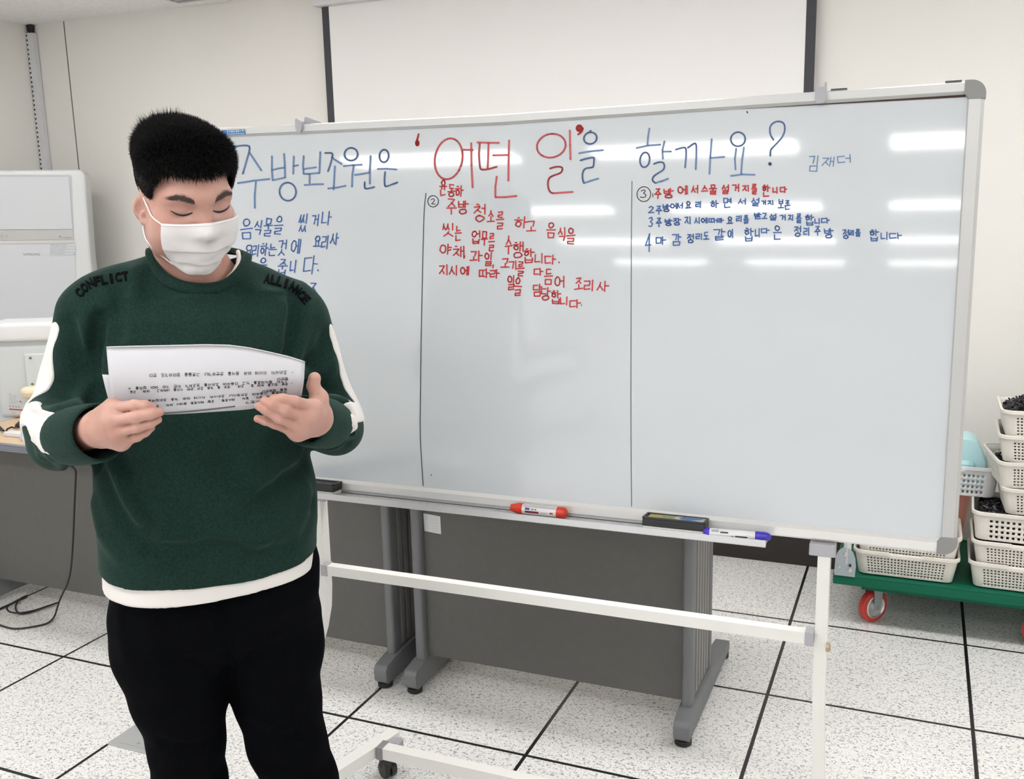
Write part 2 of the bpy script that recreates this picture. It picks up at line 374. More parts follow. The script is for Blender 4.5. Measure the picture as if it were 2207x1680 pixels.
def corner(s0, h0, ds, dh):
    r = .026; pts = [(0, .034), (0, r)] + [(r - r*math.cos(t), r - r*math.sin(t)) for t in np.linspace(0.15, 1.42, 8)] + [(r, 0), (.037, 0), (.037, .0245), (.034, .027), (.0305, .031), (.0295, .034)]
    mb = MB(); mb.prism(pts, lambda a, b, d: B(s0 + ds*a, h0 + dh*b, d), -.020, .0115); return mb.build('corner_cap', capm, wb)
corner(-.0015, BH+.0015, 1, -1); corner(-.0015, -.0015, 1, 1); corner(BW+.0015, BH+.0015, -1, -1); corner(BW+.0015, -.0015, -1, 1)
m_ = MB()
for k in range(8):
    s0, s1 = .033 + .052*k, .033 + .052*(k+1); w0, w1 = .0042*(1-k/8.5), .0042*(1-(k+1)/8.5)
    m_.faces([(s0, .8765, .0022), (s1, .8765, .0022), (s1, .8765-w1, .0022), (s0, .8765-w0, .0022)], [(0, 1, 2, 3)], M=Bv)
m_.build('frame_gap', mat('gap_brown', (0.05, 0.02, 0.012), rough=.8), wb)
# maker sticker on the top rail
stk = MB(); f_ = bpx(.0102)
stk.faces([f_(478, 281), f_(528, 278.5), f_(529, 289.5), f_(479, 292)], [(0, 1, 2, 3)]); stkr = stk.build('maker_sticker', mat('sticker_blue', (0.03, 0.17, 0.42), rough=.4), wb)
tx = MB(); f_ = bpx(.0106)
for k, ch in enumerate('한국칠판공업(주)'): write_syl(tx, ch, 491 + k*4.6, 283.6 - k*.25, 3.8, 4.4, f_, .65, jit=.02, caps=0)
for k in range(10): ribbon(tx, [(490 + k*3.7, 289.2 - k*.18), (492.6 + k*3.7, 289.0 - k*.18)], 1.3, f_, 0)
tx.build('sticker_print', mat('print_white', (0.75, 0.8, 0.85), rough=.5), stkr)
# hanging hooks on the top rail
def hook(px, py, arm):
    s, h = onb(px, py); mb = MB()
    mb.prism([(s-.0105, .882), (s-.007, .876), (s+.007, .876), (s+.0105, .882), (s+.0105, .915), (s+.007, .915), (s+.006, .907), (s-.006, .907), (s-.007, .915), (s-.0105, .915)] if not arm else
             [(s-.009, .886), (s-.004, .879), (s+.005, .880), (s+.009, .888), (s+.0095, .908), (s+.006, .912), (s+.001, .909), (s-.009, .904)], lambda a, b, d: B(a, b, d), .004, .016)
    if arm: mb.prism([(s-.004, .902), (s-.006, .917), (s-.012, .917), (s-.062, .900), (s-.062, .892), (s-.02, .897)], lambda a, b, d: B(a, b, d), -.022, -.002)
    else: mb.box((s-.009, .88, -.022), (s+.009, .907, .004), M=Bv)
    return mb.build('hanging_hook', capl, wb)
hook(651, 266, True); hook(1771, 186, False)
for p in ((1791, 1826, 193.5, 191.0), (2037, 2073, 178.5, 175.5)):
    sa, ha = onb(p[0], p[2]); sb_, hb = onb(p[1], p[3]); mb = MB(); mb.box((sb_, .900, -.004), (sa, .9035, .004), M=Bv); mb.build('rail_clip', mat('dark_clip', (.08, .08, .08), rough=.5), wb)
# marker tray
TR0, TR1 = 0.357, 1.47
prof = [(.000, .010), (-.0035, .010), (-.004, .052), (.0015, .056), (.0025, .0635), (-.0105, .066), (-.0125, .0635), (-.0065, .050), (-.0075, .010), (-.012, .002), (-.012, -.004), (.0, -.004)]
mb = MB(); rings = [[mb.bm.verts.new(Vector(B(s, h, n))) for h, n in prof] for s in (TR0, TR1)]
k = len(prof)
for i in range(k): mb.bm.faces.new((rings[0][i], rings[0][(i+1) % k], rings[1][(i+1) % k], rings[1][i]))
mb.bm.faces.new(rings[0][::-1]); mb.bm.faces.new(rings[1])
mb.build('marker_tray', mat('tray_aluminium', (0.58, 0.585, 0.60), rough=.35, metal=.3), wb)
mb = MB(); rr = random.Random(3)
mb.faces([(TR0+.02, -.0031, .0105), (TR1-.01, -.0031, .0105), (TR1-.01, -.0031, .0155), (TR0+.02, -.0031, .0155)], [(0, 1, 2, 3)], M=Bv)  # continuous dark strip along the seam of tray and frame
for _ in range(60):
    s = rr.uniform(.75, 1.45); n = rr.uniform(.012, .05); w = rr.uniform(.0006, .002)
    mb.faces([(s, -.0032, n), (s+w*2.2, -.0032, n), (s+w*2.2, -.0032, n+w), (s, -.0032, n+w)], [(0, 1, 2, 3)], M=Bv)
mb.build('seam_line_and_dust', mat('seam_line_and_dust', (.05, .045, .045), rough=.9), wb)
# stand: posts, cross bars, feet, casters
whitem = mat('white_powder_coat', (0.83, 0.82, 0.79), rough=.35)
for s, bend in ((.245, .020), (1.466, -.020)):
    p0 = B(s, -.012, .004); mb = MB()
    zs = [p0[2], .62, .56, .50, .42, .28, .16, .075]; offx = [0, 0, 0, .08*bend, .2*bend, .5*bend, .8*bend, bend] if bend > 0 else [0, 0, -.005, -.018, -.046, -.062, -.052, -.026]; offy = [0, 0, 0, -.002, -.004, -.010, -.014, -.015]; wd = [.0122]*4 + [.0122, .0120, .0118, .0115]
    rings = []
    for z, ox, oy, w in zip(zs, offx, offy, wd):
        x, y = p0[0] + ox, p0[1] + oy
        rings.append([mb.bm.verts.new(q) for q in ((x-w, y-.016, z), (x+w, y-.016, z), (x+w, y+.016, z), (x-w, y+.016, z))])
    for A, Bq in zip(rings, rings[1:]):
        for i in range(4): mb.bm.faces.new((A[i], A[(i+1) % 4], Bq[(i+1) % 4], Bq[i]))
    mb.bm.faces.new(rings[0]); mb.bm.faces.new(rings[-1][::-1])
    mb.build('post', whitem, wb)
    mb = MB(); mb.box((s-.028 + (.006 if s < 1 else 0), -.030, -.012), (s+.030, -.004, .022), bevel=.003, M=Bv); mb.build('post_clamp', capl, wb)
for s, sg in ((.245, 1), (1.466, -1)):
    p0 = B(s, -.2, .004)
    mb = MB(); mb.lathe([(.010, 0), (.010, .006), (.006, .009)], (p0[0] + sg*.0115, p0[1], .655), (sg, 0, 0), 12); mb.build('bolt', mat('brass_bolt', (.45, .36, .25), rough=.4, metal=.6), wb)
pL, pR = B(1.4525, -.2065, .008), B(.2585, -.2065, .008)
mb = MB()
def bar_between(mb, a, b, hw, hd):
    a, b = np.array(a), np.array(b); d = (b-a)/np.linalg.norm(b-a); side = np.array([-d[1], d[0], 0]); side /= np.linalg.norm(side); up = np.cross(d, side)
    if up[2] < 0: up = -up
    vs = [p + side*sx*hd + up*sz*hw for p in (a, b) for sx, sz in ((-1, -1), (1, -1), (1, 1), (-1, 1))]
    mb.faces(vs, [(0, 1, 2, 3), (7, 6, 5, 4), (0, 4, 5, 1), (1, 5, 6, 2), (2, 6, 7, 3), (3, 7, 4, 0)])
bar_between(mb, pL + (pR-pL)*.012, pR + (pL-pR)*.014, .0125, .0125); mb.build('cross_bar', whitem, wb)
for p, d in ((pL, (pR-pL)), (pR, (pL-pR))):
    d = d/np.linalg.norm(d); mb = MB(); bar_between(mb, p, p + d*.017, .0145, .0145); mb.build('bar_end_sleeve', capl, wb)
feet = []
for sgn, xr, xf in ((1, .862, .742), (-1, 1.990, 2.105)):
    a, b = np.array([xr, -.160, .082]), np.array([xf, -.640, .082])
    mb = MB(); bar_between(mb, a, b, .017, .019); mb.build('foot_bar', whitem, wb); feet.append((a, b))
c0 = feet[0][0] + (feet[0][1]-feet[0][0])*.17 + np.array([.030, 0, 0]); c1 = feet[1][0] + (feet[1][1]-feet[1][0])*.17 - np.array([.030, 0, 0])
mb = MB(); bar_between(mb, c0, c1, .0165, .017); mb.build('lower_cross_bar', whitem, wb)
for c, sg in ((c0, 1), (c1, -1)):
    mb = MB(); mb.box((c[0]-.012, c[1]-.021, c[2]-.018), (c[0]+.006, c[1]+.021, c[2]+.0195), bevel=.002); mb.build('bar_end_sleeve', capm, wb)
for (a, b) in feet:
    for t, in ((.20,), (.92,)):
        p = a + (b-a)*t; sg = 1 if a is feet[0][0] else -1; dx = .040*sg if t < .5 else 0
        dy = .022 if t < .5 else 0
        cs = MB(); cx, cy = p[0] + dx, p[1] + dy
        for o in (-.011, .011): cs.lathe([(.012, -.009), (.022, -.008), (.025, -.004), (.025, .004), (.022, .008), (.012, .009)], (cx + o*.5, cy + o*.85, .0255), (.5, .85, 0), 18)
        cs.box((cx-.017, cy-.02, .030), (cx+.017, cy+.02, .062), bevel=.008)
        cs.build('caster', mat('black_rubber', (.022, .022, .024), rough=.5), wb, smooth='auto')
        if t < .5:
            br = MB(); br.prism([(0, .0), (.052, .010), (.058, .004), (.058, -.016), (.0, -.020)], lambda q, z, d: (p[0] + sg*(.012 + q), p[1] + .048 + d, .092 + z), -.016, .016); br.build('caster_bracket', capl, wb)

# ---- handwriting (pen strokes traced on the board plane)
BLUE = mat('marker_ink_blue', (0.045, 0.135, 0.39), rough=.35); BLUE2 = mat('marker_ink_faded_blue', (0.13, 0.225, 0.43), rough=.3)
RED2 = mat('marker_ink_faded_red', (0.56, 0.075, 0.085), rough=.3); RED = mat('marker_ink_red', (0.56, 0.035, 0.040), rough=.35); BLACK = mat('marker_ink_black', (0.035, 0.035, 0.037), rough=.35)
fb = bpx(.0009)
def smooth_pts(pts, it=2):
    for _ in range(it):
        q = [pts[0]]
        for a, b in zip(pts, pts[1:]): q += [(a[0]*.75 + b[0]*.25, a[1]*.75 + b[1]*.25), (a[0]*.25 + b[0]*.75, a[1]*.25 + b[1]*.75)]
        pts = q + [pts[-1]]
    return pts
def ell(cx, cy, rx, ry, tilt=0, a0=-80, sweep=372, n=28):
    t = math.radians(tilt); out = []
    for i in range(n+1):
        a = math.radians(a0 + sweep*i/n); x, y = rx*math.cos(a), ry*math.sin(a)
        out.append((cx + x*math.cos(t) - y*math.sin(t), cy + x*math.sin(t) + y*math.cos(t)))
    return out
def title(name, strokes, ox, oy, sc, pen, m):
    mb = MB()
    for s in strokes:
        pts = [(ox + x/sc, oy + y/sc) for x, y in s]; ribbon(mb, pts, pen, fb, 8)
    return mb.build(name, m, wb, normals=False)
def C_(*p): return smooth_pts(list(p))
t1 = [C_((85, 372), (150, 358), (215, 358), (224, 380), (200, 470), (165, 590)), [(220, 418), (262, 480), (316, 562)], [(125, 668), (250, 648), (384, 634)], [(272, 660), (262, 770), (263, 872)],
      [(404, 448), (404, 560), (410, 645), (512, 622)], [(504, 428), (510, 520), (512, 622)], [(408, 560), (455, 548), (508, 540)], [(584, 448), (580, 590)], [(582, 528), (620, 520)], ell(535, 738, 68, 75, -10),
      [(666, 446), (660, 520), (664, 590), (700, 592), (790, 584)], [(802, 412), (798, 500), (795, 584)], [(664, 552), (768, 538)], [(714, 592), (714, 668)], [(674, 684), (750, 678), (826, 676)],
      C_((842, 420), (900, 418), (905, 440), (890, 500), (866, 570)), [(896, 455), (930, 480), (978, 510)], [(922, 530), (912, 718)], [(868, 712), (940, 704), (1010, 690)],
      ell(1056, 430, 55, 52, -8), [(996, 528), (1070, 520), (1144, 516)], [(1078, 520), (1066, 600), (1064, 696)], [(1088, 600), (1150, 592), (1206, 580)], [(1216, 446), (1210, 560), (1210, 672)], C_((1168, 660), (1166, 700), (1176, 718), (1248, 700)),
      ell(1327, 444, 38, 52, 6), [(1276, 552), (1350, 550), (1430, 556)], C_((1336, 576), (1330, 640), (1332, 690), (1345, 697), (1400, 676), (1438, 662))]
title('title_lettering', t1, 480, 220, 3.818, 3.9, BLUE2)
t2 = [ell(416, 492, 142, 214, 10), [(570, 398), (664, 400)], [(650, 330), (652, 560), (664, 788)], [(714, 322), (820, 326), (936, 326)], C_((740, 330), (728, 440), (738, 570), (748, 606), (820, 602), (914, 574)), [(830, 328), (820, 590)], [(876, 456), (1032, 452)], [(1042, 302), (1036, 520), (1034, 718)],
      [(914, 676), (900, 780), (900, 890), (1000, 888), (1118, 876)], ell(1478, 356, 150, 122, -14), [(1670, 200), (1672, 350), (1676, 496)],
      C_((1466, 592), (1530, 572), (1590, 576), (1596, 606), (1576, 640), (1500, 664), (1452, 690), (1440, 760), (1460, 836), (1500, 848)) + [(1700, 834)]]
title('title_lettering', t2[:9], 880, 240, 4.798, 4.1, RED2)
title('title_lettering', t2[9:], 880, 240, 4.798, 4.1, RED2)
BRED = mat('marker_ink_bright_red', (.72, .035, .03), rough=.35)
title('quotation_mark', [C_((106, 236), (92, 290), (80, 320)), ell(92, 330, 14, 24), ell(92, 330, 6, 14)], 880, 240, 4.798, 4.0, BRED)
title('quotation_mark', [ell(1768, 175, 28, 30), ell(1768, 175, 12, 16), C_((1806, 175), (1796, 210), (1756, 240))], 880, 240, 4.798, 4.0, BRED)
t3 = [ell(1882, 278, 68, 60, -18), [(1888, 200), (1870, 215)], [(1766, 434), (1880, 414), (2012, 402)], C_((1780, 508), (1840, 490), (1920, 474), (1922, 500), (1914, 575), (1900, 582), (1822, 590), (1800, 640), (1800, 700), (1816, 744)) + [(1890, 718), (1964, 696)]]
title('title_lettering', t3, 880, 240, 4.798, 4.0, BLUE2)
t4 = [[(244, 152), (232, 220), (226, 292)], [(130, 324), (230, 302), (340, 294)], ell(203, 428, 42, 66, 8), [(376, 266), (358, 340), (362, 418)], [(360, 356), (434, 354)], C_((284, 464), (330, 446), (374, 452), (376, 510), (330, 540), (280, 570), (266, 610), (296, 632)) + [(350, 616), (408, 594)],
      C_((476, 338), (540, 318), (566, 322), (568, 380), (558, 496)), C_((582, 322), (630, 286), (656, 282), (658, 340), (652, 512)), [(792, 246), (780, 400), (772, 552)], [(782, 412), (902, 402)],
      ell(1024, 246, 64, 62, -20), [(1008, 330), (996, 420), (1002, 512)], [(1076, 318), (1060, 430), (1052, 548)], [(962, 570), (1060, 556), (1170, 560)],
      C_((1336, 252), (1304, 200), (1306, 120), (1370, 84), (1430, 100), (1440, 160), (1416, 230), (1330, 320), (1310, 340), (1308, 392)), ell(1306, 464, 8, 9)]
title('title_lettering', t4[:5], 1340, 240, 4.087, 3.8, BLUE2)
title('title_lettering', t4[5:13], 1340, 240, 4.087, 3.8, BLUE2)
title('question_mark', t4[13:], 1340, 240, 4.087, 3.8, BLUE2)
def lines(name, items, m, pen, slant=.08, caps=6):
    mb = MB()
    for it in items:
        ch, x, y, w, h = it[:5]; write_syl(mb, ch, x, y, w, h, fb, pen, slant, caps=caps, rot=(it[5] if len(it) > 5 else 0))
    return mb.build(name, m, wb, normals=False)
g1 = [('음', 531, 494, 25, 42, -.12), ('식', 557, 490, 17, 29), ('물', 578, 490, 18, 38), ('을', 600.5, 486, 19, 38), ('씼', 654, 480, 20, 38), ('거', 679, 474, 15, 24), ('나', 704, 470, 20, 29),
      ('요', 536, 541, 18, 24), ('리', 551, 540, 15, 24), ('하', 569.5, 537, 16, 26), ('는', 587, 539, 17, 25), ('것', 608, 534, 18, 32), ('에', 637, 531, 19, 30), ('요', 684, 521, 15, 23), ('리', 701, 522, 15, 28), ('사', 721, 515, 17, 26),
      ('을', 566, 572, 18, 30), ('줍', 608.5, 577, 20, 34), ('니', 632, 574, 13, 26), ('다', 669, 571, 30, 38), ('.', 688, 567, 9, 36), ('사', 655, 622, 14, 22), ('주', 673.5, 629, 19, 36)]
lines('body_lettering', g1, BLUE, 2.6, slant=.12)
g2 = [('윤', 955, 405, 14, 32), ('동', 973, 411, 15, 26), ('하', 990, 412, 17, 22), ('주', 973, 445.6, 21, 33), ('방', 998, 447, 22, 28), ('청', 1034.4, 459, 25, 37), ('소', 1058, 466.5, 15, 24), ('를', 1078, 475, 16, 36), ('하', 1124, 480, 30, 24), ('고', 1145, 488, 20, 22), ('음', 1187.6, 496.7, 18, 33), ('식', 1211.6, 505, 17, 28), ('을', 1230, 509, 18, 33),
      ('씻', 967, 495, 28, 28), ('는', 987.5, 503, 13, 30), ('업', 1026, 511, 18, 28), ('무', 1044, 514, 13, 30), ('를', 1059.4, 521.7, 13, 38), ('수', 1096, 528, 15, 38), ('행', 1116.8, 539, 23, 34), ('합', 1139.7, 551, 22, 30), ('니', 1162, 557, 18, 20), ('다', 1186, 560, 24, 19), ('.', 1206, 553, 9, 28),
      ('야', 960, 537.4, 24, 22), ('채', 988.6, 542.6, 24, 22), (',', 1001.5, 543, 9, 24), ('과', 1026, 553, 26, 22), ('일', 1053, 559, 17, 29), (',', 1063.6, 562, 9, 24), ('고', 1088.6, 568, 17, 19), ('기', 1106, 572, 18, 19), ('를', 1122, 580, 15, 30), ('다', 1160.5, 586, 19, 15), ('듬', 1182, 597, 18, 34), ('어', 1206, 607, 21, 24), ('조', 1247, 612, 17, 25), ('리', 1270, 615.5, 23, 23), ('사', 1299, 617.6, 25, 21),
      ('지', 957, 582, 20, 22), ('시', 978, 583, 19, 20), ('에', 1001, 584, 18, 18), ('따', 1044, 589.5, 22, 18), ('라', 1066, 590.5, 20, 18), ('일', 1102, 609, 16, 30), ('을', 1116, 618.6, 15, 38), ('담', 1158.4, 626, 19, 26), ('당', 1176, 634, 20, 26), ('합', 1198, 641, 20, 28), ('니', 1216, 649, 17, 18), ('다', 1239, 655, 24, 17), ('.', 1254, 648, 8, 22)]
lines('body_lettering', g2, RED, 2.9, slant=.03)
g3 = [('주', 1418, 417.5, 13, 20), ('방', 1441, 417, 20, 20), ('에', 1471, 410, 21, 17), ('서', 1497.4, 408, 14, 16), ('스', 1518.6, 408, 13, 15), ('물', 1536.6, 409, 15, 20), ('설', 1563.5, 408, 15, 19), ('거', 1585.5, 405, 14, 15), ('지', 1608, 406, 15, 13), ('를', 1625.5, 408, 11, 21), ('한', 1651, 411, 16, 24), ('니', 1671, 410, 11, 12), ('다', 1688.5, 409, 14, 12)]
lines('body_lettering', g3, RED, 3.2, slant=.0)
row2 = [('2', 1403.6, 452, 12, 14), ('주', 1420, 453, 12, 17), ('방', 1436, 448.5, 15, 16), ('에', 1452.6, 444.4, 15, 11), ('서', 1465, 443.6, 13, 12), ('요', 1483.6, 442, 11, 15), ('리', 1505.6, 441, 13, 13), ('하', 1540, 440, 17, 15), ('면', 1567.6, 437, 17, 20), ('서', 1599.4, 434, 17, 12), ('설', 1628, 435.5, 17, 17), ('거', 1646, 437, 9, 9), ('지', 1661.4, 437, 13, 9), ('보', 1683, 440, 12, 19), ('존', 1697, 442, 12, 19)]
row3 = [('3', 1402.8, 478.7, 9, 19), ('주', 1420, 479.5, 12, 18), ('방', 1441, 479.5, 16, 14), ('장', 1459, 478, 16, 15), ('지', 1482.7, 475, 14, 16), ('시', 1503, 475.4, 12, 13), ('에', 1518, 475.4, 13, 11), ('따', 1536, 475.4, 16, 10), ('라', 1552, 475.4, 14, 9), ('요', 1573, 475.4, 12, 15), ('리', 1593, 471.4, 13, 13), ('를', 1608, 473, 10, 17), ('받', 1633, 465.6, 15, 12), ('고', 1647.5, 465.6, 11, 12), ('설', 1666, 468, 14, 13), ('거', 1687, 469, 12, 12), ('지', 1704.7, 469.4, 12, 12), ('를', 1721.6, 471, 11, 19), ('합', 1745, 474, 19, 22), ('니', 1761.7, 477, 11, 12), ('다', 1779, 475.5, 18, 11)]
row4 = [('4', 1397, 523.5, 13, 38), ('마', 1424, 518.7, 20, 16), ('감', 1458, 517, 20, 24), ('정', 1488.4, 514, 14, 19), ('리', 1507, 510, 15, 13), ('도', 1522, 509, 11, 16), ('같', 1550.4, 505.6, 25, 24), ('이', 1575, 504, 12, 18), ('합', 1614, 505.6, 20, 27), ('니', 1633, 502, 11, 18), ('다', 1649, 497.5, 17, 11), ('은', 1675.4, 502, 17, 30), ('정', 1719.3, 499, 14, 22), ('리', 1738.6, 499.4, 13, 17), ('주', 1762, 498, 12, 19), ('방', 1786, 503, 19, 20), ('정', 1823.3, 504.8, 13, 19), ('리', 1836, 502, 11, 11), ('를', 1849, 502, 10, 15), ('합', 1884, 507, 19, 24), ('니', 1906.5, 509, 16, 16), ('다', 1930, 508.6, 26, 13)]
lines('body_lettering', row2 + row3 + row4, BLUE, 2.7, slant=.0)
lines('signature_lettering', [('김', 1754, 352.6, 23, 34), ('재', 1785, 349, 26, 20), ('더', 1819.6, 343, 30, 17, -.1)], BLUE2, 2.2, slant=.1)
for nm, strokes in (('divider_line', [([(918, 417), (914, 450), (912, 520), (908, 700), (906, 850), (905, 930), (908, 990), (912, 1047)], 1.7)]), ('divider_line', [([(1362, 391), (1360.5, 500), (1360, 700), (1359.5, 900), (1361, 1092)], 1.3)]),
                    ('circled_number', [(ell(933.3, 434, 11.5, 12.2), 1.7), ([(929, 431), (933, 428), (937, 431), (934, 436), (929, 440), (938, 440)], 1.6)]),
                    ('circled_number', [(ell(1387.6, 418.7, 14.8, 16, 10), 1.9), ([(1382, 412), (1389, 409), (1391, 413), (1386, 417), (1393, 420), (1390, 426), (1380, 425)], 2.0), ([(1407, 417), (1407, 425)], 1.6)]),
                    ('ink_dot', [([(1610, 241), (1611, 243)], 3)]), ('ink_dot', [([(929, 1024), (930, 1025)], 2)])):
    mb = MB()
    for pts, w in strokes: ribbon(mb, smooth_pts(pts, 1), w, fb, 6)
    mb.build(nm, BLACK, wb, normals=False)

# ---- things lying on the tray
def along(px0, py0, px1, py1, n):
    s0, h0 = onb(px0, py0, n); s1, h1 = onb(px1, py1, n); return B(s0, h0, n), B(s1, h1, n)
TZ = -.0036
def tray_pt(px, n, r):        # point above the tray at pixel column px, n out from the board, r above the ledge
    lo, hi = 0.0, BW
    for _ in range(40):
        m = (lo+hi)/2; p = B(m, TZ + r, n) - CAM
        x = W/2 + FPX*(p @ CR)/(p @ CF)
        if x > px: lo = m
        else: hi = m
    return B(lo, TZ + r, n)
def marker(name, label, pxa, pxb, n0, n1, r, body_m, cap_m, cap_a, cap_b, stripes):
    a, b = tray_pt(pxa, n0, r), tray_pt(pxb, n1, r); ax = (b-a); L = np.linalg.norm(ax); ax /= L
    t = thing(name, label, 'marker pen', tuple(a + ax*L/2 - np.array([0, 0, r])))
    mb = MB(); mb.lathe([(r*.93, L*cap_a*.85), (r*.95, L*(1-cap_b*.8))], a, ax, 24); mb.build('barrel', body_m, t, smooth='auto')
    mb = MB(); mb.lathe([(r*.3, 0), (r*.62, L*.012), (r*.88, L*cap_a*.45), (r*1.02, L*cap_a*.7), (r*1.02, L*cap_a)], a, ax, 24); mb.build('end_cap', cap_m, t, smooth='auto')
    mb = MB(); mb.lathe([(r*1.04, L*(1-cap_b)), (r*1.04, L*(1-cap_b*.45)), (r*.9, L*(1-cap_b*.2)), (r*.55, L*.992), (r*.2, L)], a, ax, 24); mb.build('cap', cap_m, t, smooth='auto')
    front = np.cross(ax, [0, 0, 1]); front /= np.linalg.norm(front)
    if front @ b_n < 0: front = -front
    for (t0, t1, ang0, ang1, m) in stripes:
        mb = MB(); vs = []; NN = 5
        for i in range(NN):
            g = math.radians(ang0 + (ang1-ang0)*i/(NN-1)); d = front*math.cos(g) + np.array([0, 0, 1])*math.sin(g)
            vs += [a + ax*L*t0 + d*r*.965, a + ax*L*t1 + d*r*.965]
        mb.faces(vs, [(2*i, 2*i+1, 2*i+3, 2*i+2) for i in range(NN-1)]); mb.build('print_band', m, t)
    return t
mred = mat('red_plastic', (.66, .045, .018), rough=.3); mwh = mat('white_gloss_plastic', (.80, .79, .80), rough=.3); mgy = mat('silver_print', (.52, .50, .53), rough=.35); mnv = mat('navy_print', (.03, .04, .22), rough=.4); mdr = mat('dark_red_print', (.24, .012, .015), rough=.4); mbl = mat('violet_blue_plastic', (.055, .035, .50), rough=.3); mbk = mat('black_print', (.02, .02, .03), rough=.4)
marker('red_board_marker', 'thick red and white marker pen lying on the whiteboard tray', 1100, 1223, .034, .034, .0125, mwh, mred, .23, .17,
       [(.25, .82, 40, 75, mgy), (.29, .37, 12, 34, mnv), (.40, .44, 14, 28, mat('olive_print', (.2, .16, .03))), (.455, .49, 14, 28, mat('olive_print', ())), (.29, .53, -22, 2, mdr), (.56, .68, -14, -2, mgy), (.72, .78, -12, 6, mred)])
marker('blue_board_marker', 'slim white marker pen with violet blue cap at the right end of the tray', 1515, 1662, .056, .044, .0095, mwh, mbl, .10, .23,
       [(.13, .24, 25, 60, mat('pale_print', (.35, .40, .48))), (.26, .38, 18, 38, mbk), (.42, .46, -30, -12, mbk), (.48, .66, -28, -4, mbk)])
def eraser(name, label, pxa, pxb, n0, n1, toplabel):
    n0_ = (n0+n1)/2; a, b = tray_pt(pxa, n1, 0), tray_pt(pxb, n1, 0); ax = b-a; L = np.linalg.norm(ax); ax /= L; dn = b_n
    D = n1-n0; up = b_u; org = a - dn*D
    def fn(v): return org + ax*v[0] + dn*v[1] + up*v[2]
    t = thing(name, label, 'eraser', tuple(org + ax*L/2 + dn*D/2))
    mb = MB(); mb.box((.002, .002, 0), (L-.002, D-.002, .009), bevel=.002, M=fn); mb.build('felt_pad', mat('white_felt', (.74, .72, .69), rough=.95), t)
    mb = MB(); mb.box((0, 0, .008), (L, D, .026), bevel=.005, M=fn, seg=3); mb.build('shell', mat('black_shell', (.018, .018, .02), rough=.4), t)
    for x0, x1, y0, y1, z0, z1 in ((0, L, 0, .006, .024, .029), (0, L, D-.006, D, .024, .029), (0, .006, 0, D, .024, .029), (L-.006, L, 0, D, .024, .029)):
        mb = MB(); mb.box((x0, y0, z0), (x1, y1, z1), bevel=.002, M=fn); mb.build('shell_rim', mat('black_shell', ()), t)
    if toplabel:
        def quad(nm, pts, z, m): mb = MB(); mb.faces([fn((x*L, y*D, z)) for x, y in pts], [tuple(range(len(pts)))]); mb.build(nm, m, t)
        quad('top_label', [(.07, .13), (.95, .13), (.95, .87), (.07, .87)], .0265, mat('label_dull_yellow', (.42, .37, .09), rough=.4))
        quad('top_label', [(.30, .13), (.52, .13), (.48, .60), (.28, .60)], .0268, mat('label_olive', (.25, .30, .16), rough=.4))
        quad('top_label', [(.50, .13), (.95, .13), (.95, .87), (.62, .87), (.46, .60)], .0268, mat('label_pale', (.62, .62, .58), rough=.4))
        quad('top_label', [(.54, .40), (.60, .20), (.90, .20), (.94, .38), (.74, .74), (.60, .66)], .0271, mat('label_blue', (.02, .16, .46), rough=.4))
        quad('top_label', [(.55, .14), (.66, .14), (.62, .22)], .0271, mat('label_red', (.4, .05, .04), rough=.4))
    return t
eraser('board_eraser', 'black whiteboard eraser with yellow and blue label lying beside the blue marker', 1383, 1519, .012, .058, True)
eraser('board_eraser', 'black whiteboard eraser at the left end of the tray next to the person', 640, 718, .012, .056, False)
# ------------------------------------------------------------------ desks behind the whiteboard
def copy_tree(o, parent=None):
    c = o.copy(); COL.objects.link(c)
    if parent is not None: c.parent = parent
    for ch in [x for x in bpy.data.objects if x.parent == o]: copy_tree(ch, c)
    return c
wood = bpy.data.materials.new('beech_laminate'); wood.use_nodes = True
nt = wood.node_tree; b = nt.nodes['Principled BSDF']; b.inputs['Roughness'].default_value = .35
tc = nt.nodes.new('ShaderNodeTexCoord'); mp = nt.nodes.new('ShaderNodeMapping'); mp.inputs['Scale'].default_value = (2, 30, 30); nz = nt.nodes.new('ShaderNodeTexNoise'); nz.inputs['Scale'].default_value = 3; nz.inputs['Detail'].default_value = 5
rp = nt.nodes.new('ShaderNodeValToRGB'); rp.color_ramp.elements[0].color = (.62, .42, .25, 1); rp.color_ramp.elements[1].color = (.74, .54, .35, 1)
nt.links.new(tc.outputs['Object'], mp.inputs[0]); nt.links.new(mp.outputs[0], nz.inputs['Vector']); nt.links.new(nz.outputs['Fac'], rp.inputs['Fac']); nt.links.new(rp.outputs['Color'], b.inputs['Base Color'])
edge_m = mat('grey_ribbed_edge', (.23, .24, .28), rough=.45); panel_m = mat('taupe_grey_panel', (.116, .113, .105), rough=.6, noise=.03, nscale=40, bump=.15, bscale=500)
leg_m = mat('desk_leg_grey', (.17, .175, .185), rough=.5, bump=.1, bscale=600); rib_m = mat('desk_rib_grey', (.24, .235, .225), rough=.5); blackm = mat('black_foot_glide', (.02, .02, .02), rough=.5); slot_m = mat('dark_slot', (.03, .03, .03), rough=.8)
